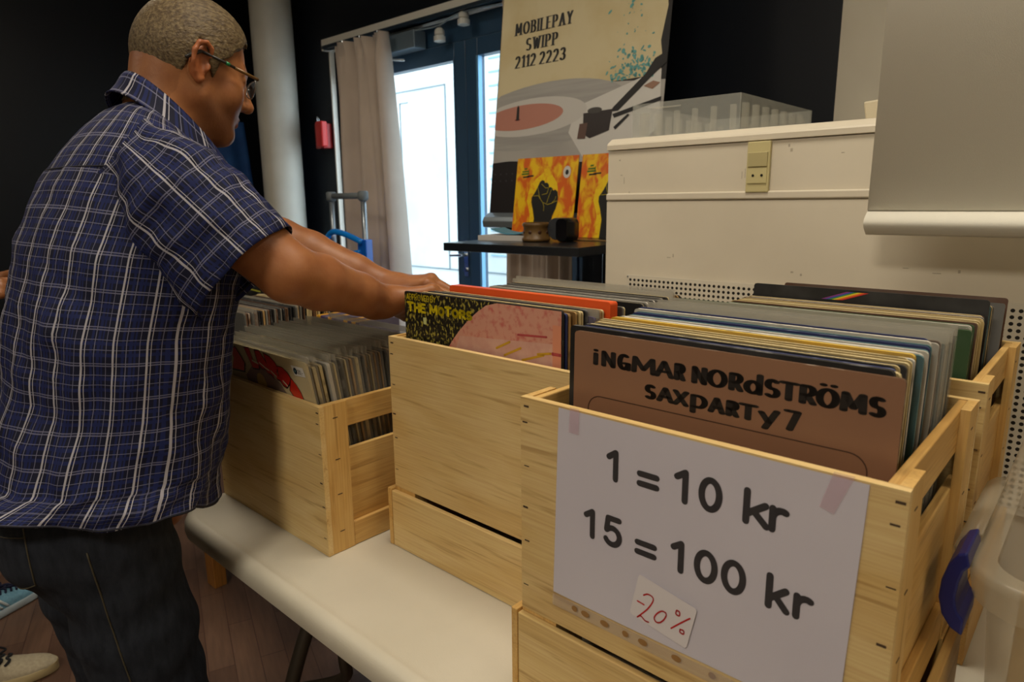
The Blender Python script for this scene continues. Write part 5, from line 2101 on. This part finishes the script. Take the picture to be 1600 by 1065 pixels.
def sleeve(S_, E_, t0, t1, r0_, r1_, side, hang):
    ax_ = (E_ - S_).normalized()
    upv = Vector((0, 0, 1))
    sd = ax_.cross(upv).normalized()
    upv = sd.cross(ax_).normalized()
    L = (E_ - S_).length
    n, K = 72, 36
    rings = []
    for k in range(K + 1):
        t = k / K
        c = S_ + ax_ * L * (t0 + (t1 - t0) * t)
        sm = min(1, t / .42)
        rr = (r0_ + (r1_ - r0_) * t) * (.55 + .45 * sm * sm * (3 - 2 * sm))
        row = []
        for i in range(n):
            th = 2 * PI * i / n
            w = .007 * FBM((math.cos(th) * 1.6, math.sin(th) * 1.6 + t * 2.2, t * 5 + side), 1.3) + .005 * FBM((math.cos(th) * 3, math.sin(th) * 3, t * 9 + side), 1.0)
            # fold lines radiating from the shoulder seam
            w += .004 * math.sin(5 * th + 6 * t) * (1 - t)
            ca, sa = math.cos(th), math.sin(th)
            down = max(0, -sa)
            R_ = rr + w + hang * down * (.3 + .7 * t)
            row.append(c + sd * ca * R_ * .92 + upv * sa * R_ + ax_ * (-.02 * (1 - t) * ca * -side) - PB)
        rings.append(row)
    b = MB()
    b.loft(rings, PLAID, True, False, lambda a, i: (i / n * .54 + .017, (t1 - t0) * L * a / K * 1.0))
    o = b.build('sleeve', shirt, smooth=True)
    m_ = o.modifiers.new('thick', 'SOLIDIFY')
    m_.thickness = .002
    cuff = [p.copy() for p in rings[-2]] + [rings[-2][0].copy()]
    b = MB()
    b.tube(cuff, .0013, SEAM, 6)
    b.build('sleeve_hem', o, smooth=True)
    cap = [p.copy() for p in rings[1]] + [rings[1][0].copy()]
    return o


sleeve(Vector((-1.045, .362, 1.375)), Vector((-.885, .482, 1.18)), -.06, .80, .084, .074, 1, .034)
sleeve(Vector((-1.315, .385, 1.375)), L_EL, -.02, .72, .082, .076, -1, .02)

# collar: stand plus folded leaf, open at the throat
b = MB()
prof = [(.002, -.012), (.003, .010), (.006, .030), (.010, .039), (.016, .040), (.021, .030), (.030, .006), (.040, -.016), (.044, -.022)]
cc_, ct_ = Vector((-1.17, .484, 1.384)), .83
rings = []
for i in range(61):
    th = math.radians(122 + 296 * i / 60)
    back = .5 - .5 * math.sin(th)
    row = []
    for q, (dr, dz) in enumerate(prof):
        dz2 = dz * (.72 + .28 * back)
        rx_, ry_ = .061 + dr * 1.0, .060 + dr
        p = Vector((rx_ * math.cos(th), ry_ * math.sin(th), 0))
        p.z = dz2 - p.y * math.tan(ct_) * 1.0
        row.append(cc_ + p - PB)
    rings.append(row)
pw = len(prof)
b.loft(rings, PLAID, False, False, lambda a, i: (a / 60 * .42, i * .008))
col_ = b.build('collar', shirt, smooth=True)
m_ = col_.modifiers.new('thick', 'SOLIDIFY')
m_.thickness = .0022

# ---- jeans
fj = Field((-1.45, .02, .05), (-.88, .62, 1.0), .006)
fj.ell((-1.17, .285, .90), (.165, .125, .10), k=.04)
for sx, (h_, k_, a_) in zip((-1, 1), HIPS):
    fj.ell((-1.17 + sx * .075, .235, .845), (.088, .096, .105), None, .03)
    fj.cone(h_, Vector(h_).lerp(Vector(k_), .5), .088, .080, .03)
    fj.cone(Vector(h_).lerp(Vector(k_), .5), k_, .080, .070, .02)
    fj.cone(k_, (a_[0], a_[1], .10), .070, .072, .02)
    fj.cone((a_[0], a_[1], .10), (a_[0], a_[1] + .01, .045), .076, .08, .02)
sh = fj.F.shape
GX = [(fj.lo[i] + fj.h * np.arange(sh[i])).reshape([-1 if j == i else 1 for j in range(3)]) for i in range(3)]
fj.F += (.0018 * np.sin(GX[2] * 62 + 9 * GX[0] + 6 * np.sin(GX[1] * 14)) * np.sin(GX[0] * 21 + 2) + .0012 * np.sin(GX[2] * 90 - 25 * GX[1] + 18 * GX[0])).astype(np.float32)
JV, JQ = fj.mesh()
DEN = mat('denim_dark', (28, 31, 38), .85, spec=.15, col2=(42, 46, 54), scale=90, ramp=(.3, .7), bump=.35, bscale=700, stretch=(1, 1, .35))
jeans, _ = np_mesh('jeans', JV - np.array(PB), JQ, DEN, person, 2)
jeans['label'] = 'dark charcoal jeans'
from mathutils.bvhtree import BVHTree
bv = BVHTree.FromPolygons([tuple(v) for v in JV], [tuple(int(i) for i in q) for q in JQ])
STI = mat('stitch_ochre', (66, 60, 44), .7)


def on_jeans(pts, r, name, m_):
    """lay a seam on the trouser surface, dropping points in from the wearer's right side"""
    out = []
    for y, z in pts:
        h_ = bv.ray_cast(Vector((-.6, y - .18, z)), Vector((-1, .30, 0)).normalized())
        if h_[0]:
            out.append(h_[0] + h_[1] * .0006 - PB)
    if len(out) > 1:
        b = MB()
        b.tube(out, r, m_, 5)
        b.build(name, jeans, smooth=True)


def dense(pts, n=10):
    o_ = []
    for a, c in zip(pts, pts[1:]):
        o_ += [(a[0] + (c[0] - a[0]) * k / n, a[1] + (c[1] - a[1]) * k / n) for k in range(n)]
    return o_ + [pts[-1]]


on_jeans(dense([(.285, .84), (.30, .72), (.325, .55), (.325, .40), (.29, .1)]), .0012, 'side_seam', STI)
on_jeans(dense([(.190, .90), (.215, .885), (.218, .80), (.175, .775), (.13, .80), (.13, .89)]), .0010, 'back_pocket', STI)
on_jeans(dense([(.13, .868), (.216, .872)]), .0009, 'pocket_hem', STI)

# ---- shoes


def shoe(parent, origin, heel, toe, cup, cm, cs, cl, stripes=None):
    """low trainer from heel to toe on the floor"""
    h_, t_ = Vector(heel), Vector(toe)
    d = (t_ - h_).normalized()
    s_ = Vector((d.y, -d.x, 0))
    L = (t_ - h_).length
    W_ = [(0, .030), (.08, .036), (.25, .037), (.45, .040), (.65, .047), (.80, .046), (.92, .034), (.985, .016), (1, .004)]
    wid = lambda t: float(np.interp(t, [w[0] for w in W_], [w[1] for w in W_]))
    T_ = [0, .015, .05, .1, .2, .3, .4, .5, .6, .7, .8, .88, .94, .975, .995]
    ol = [(t, 1) for t in T_] + [(1, 0)] + [(t, -1) for t in T_[::-1]]
    at = lambda t, w, z: h_ + d * (L * t) + s_ * w + Vector((0, 0, z)) - origin
    b = MB()
    b.loft([[at(t, sg_ * wid(t) * k, z) for t, sg_ in ol] for z, k in ((.002, .96), (.006, 1.04), (.024, 1.05), (.028, 1.0))], cs, True, True)
    b.build('sole', parent, smooth=True, auto=.7)
    b = MB()
    top = lambda t: float(np.interp(t, [0, .1, .25, .38, .55, .75, .9, 1], [.085, .09, .078, .085, .075, .055, .046, .03]))
    rings = []
    for t in np.linspace(.005, .992, 30):
        hgt = top(t)
        row = []
        for k in range(17):
            a = PI * k / 16
            row.append(at(t, wid(t) * .98 * math.cos(a) * (1 if math.sin(a) < .5 else .95), .024 + (hgt - .024) * math.sin(a) ** .75))
        rings.append(row)
    b.loft(rings, cup, False, False)
    for e in (0, -1):
        b.poly(rings[e] if e else rings[e][::-1], cup)
    b.build('upper', parent, smooth=True)
    for k in range(5):
        t = .40 + .055 * k
        b = MB()
        z = top(t)
        pts = [at(t + (.03 if q % 2 else 0), wid(t) * f, .026 + (z - .024) * math.sin(math.acos(max(-1, min(1, f * .98)))) ** .75) for q, f in enumerate((-.62, -.3, 0, .3, .62))]
        b.tube(bez(pts, 4), .0035, cl, 6)
        b.build('lace', parent, smooth=True)
    b = MB()
    for sg_ in (-1, 1):
        b.tube(bez([at(.48, 0, top(.48) + .004), at(.54, sg_ * .02, top(.5) + .018), at(.60, sg_ * .03, top(.6) + .010), at(.56, sg_ * .012, top(.56) + .006)], 6), .003, cl, 6)
    b.build('lace_bow', parent, smooth=True)
    if stripes:
        for sg_ in (-1, 1):
            for k in range(3):
                b = MB()
                t = .36 + .06 * k
                row = []
                for q in range(6):
                    f = math.cos(math.asin(min(1, (.15 + .15 * q))))
                    row.append(q)
                pts = [at(t - .02 * q, sg_ * wid(t) * (.99 - .012 * q * q * .5), .032 + .008 * q) for q in range(5)]
                b.tube(pts, .0045, stripes, 5)
                b.build('side_stripe', parent, smooth=True)


DKS = mat('shoe_dark', (30, 28, 28), .6)
for h_, k_, a_ in HIPS:
    shoe(person, PB, (a_[0], a_[1] - .07, 0), (a_[0] + (.02 if a_[0] > -1.17 else -.02), a_[1] + .21, 0), DKS, DKS, mat('shoe_sole', (90, 84, 76), .7), mat('lace_black', (16, 16, 18), .8))

# ================================================================== second person, mostly outside the frame at the left
p2 = empty('person', (-2.38, .2, 0), 'person at the left edge, only hand, sleeve and two trainers in view', 'person')
PO = Vector(p2.location)
SK2 = SKIN
f = Field((-2.85, -.12, .02), (-1.92, .75, 1.86), .0048)
hc = Vector((-2.38, .23, 1.70))
f.ell((-2.38, .2, 1.02), (.15, .1, .16), k=.04)
f.ell((-2.38, .2, 1.28), (.17, .105, .2), k=.04)
f.cone((-2.56, .2, 1.45), (-2.2, .2, 1.45), .055, .055, .05)
f.cone((-2.38, .2, 1.45), hc - Vector((0, .02, .08)), .06, .052, .03)
f.ell(hc + Vector((0, -.012, .034)), (.075, .098, .088), k=.02)
f.ell(hc + Vector((0, .040, -.028)), (.058, .055, .085), k=.025)
for sx in (-1, 1):
    f.cone(hc + Vector((sx * .05, 0, -.05)), hc + Vector((sx * .016, .066, -.098)), .022, .018, .02)
    f.ell(hc + Vector((sx * .031, .098, .001)), (.016, .016, .011), k=.01, cut=True)
    f.ell(hc + Vector((sx * .031, .079, .001)), (.0125, .0125, .0125), k=.003)
    f.ell(hc + Vector((sx * .078, -.01, 0)), (.009, .017, .03), k=.006)
    f.cone(hc + Vector((0, .088, -.062)), hc + Vector((sx * .022, .08, -.064)), .006, .004, .005)
f.cone(hc + Vector((0, .091, .012)), hc + Vector((0, .112, -.03)), .0085, .0115, .01)
legs2 = [((-2.47, .2, .9), (-2.52, .24, .5), (-2.56, .24, .09)), ((-2.29, .2, .9), (-2.25, .23, .5), (-2.215, .17, .09))]
for h_, k_, a_ in legs2:
    f.cone(h_, k_, .08, .052, .03)
    f.cone(k_, a_, .05, .037, .02)
R2S, R2E, R2W = Vector((-2.18, .2, 1.43)), Vector((-2.12, .16, 1.14)), Vector((-2.16, .30, 1.085))
L2S, L2E, L2W = Vector((-2.58, .2, 1.43)), Vector((-2.64, .2, 1.14)), Vector((-2.55, .40, 1.08))
for S_, E_, W_ in ((R2S, R2E, R2W), (L2S, L2E, L2W)):
    f.cone(S_, E_, .055, .042, .03)
    f.cone(E_, W_, .043, .029, .02)
fld = f
hand(R2W, Vector((-.05, .93, .15)), Vector((-.6, .0, -1)), Vector((-1, .1, .3)), [(.3, .6, .4), (.35, .6, .4), (.4, .65, .4), (.45, .7, .4)], [.08, .03, -.03, -.1])
hand(L2W, Vector((.2, .9, .1)), Vector((.6, .0, -1)), Vector((1, .1, .3)), [(.3, .6, .4), (.35, .6, .4), (.4, .65, .4), (.45, .7, .4)], [.08, .03, -.03, -.1])
V, Q = f.mesh()
del fld, f
o, V = np_mesh('body', V - np.array(PO), Q, SK2, p2, 2)
tint(o, np.ones((len(V), 3), np.float32))
f = Field(tuple(hc - Vector((.13, .15, .1))), tuple(hc + Vector((.13, .15, .15))), .004)
f.ell(hc + Vector((0, -.014, .038)), (.084, .106, .094), k=.02)
g = np.stack(np.meshgrid(*[f.lo[i] + f.h * np.arange(f.n[i]) for i in range(3)], indexing='ij'), -1) - np.array(hc)
f.F = np.maximum(f.F, np.interp(g[..., 1], [-.12, -.05, .0, .03, .07, .1], [-.06, -.05, .0, .03, .07, .08]) - g[..., 2]).astype(np.float32)
V, Q = f.mesh()
np_mesh('hair', V - np.array(PO), Q, mat('hair_dark', (50, 38, 28), .6, col2=(36, 26, 18), scale=120), p2, 1)
f = Field((-2.80, -.05, .92), (-1.95, .5, 1.56), .006)
f.ell((-2.38, .2, 1.02), (.19, .135, .15), k=.04)
f.ell((-2.38, .2, 1.28), (.20, .135, .22), k=.05)
f.cone((-2.56, .2, 1.44), (-2.2, .2, 1.44), .075, .075, .05)
for S_, E_, W_ in ((R2S, R2E, R2W), (L2S, L2E, L2W)):
    f.cone(S_, E_, .072, .06, .03)
    f.cone(E_, E_.lerp(W_, .62), .06, .05, .02)
f.cone((-2.38, .2, 1.5), (-2.38, .22, 1.62), .064, .064, .002, cut=True)
V, Q = f.mesh()
np_mesh('sweater', V - np.array(PO), Q, mat('sweater_blue', (92, 104, 128), .85, col2=(76, 88, 112), scale=60), p2, 2)
f = Field((-2.80, -.05, .04), (-2.0, .5, 1.02), .007)
f.ell((-2.38, .2, .93), (.165, .12, .09), k=.04)
for h_, k_, a_ in legs2:
    f.cone(h_, k_, .095, .07, .03)
    f.cone(k_, (a_[0], a_[1], .10), .07, .068, .02)
V, Q = f.mesh()
np_mesh('trousers', V - np.array(PO), Q, mat('trouser_grey', (60, 58, 56), .85), p2, 2)
LB, BGE = mat('suede_blue', (112, 158, 178), .85, col2=(98, 142, 164), scale=120), mat('suede_beige', (176, 164, 138), .85, col2=(162, 150, 126), scale=120)
NL = mat('lace_navy', (14, 18, 52), .8)
shoe(p2, PO, (-2.51, .185, 0), (-2.655, .46, 0), LB, LB, mat('sole_pale', (176, 190, 196), .6), NL, mat('stripe_pale', (196, 206, 208), .7))
shoe(p2, PO, (-2.235, .085, 0), (-2.125, .37, 0), BGE, BGE, mat('sole_cream', (180, 162, 120), .6), mat('lace_blackish', (20, 20, 24), .8))
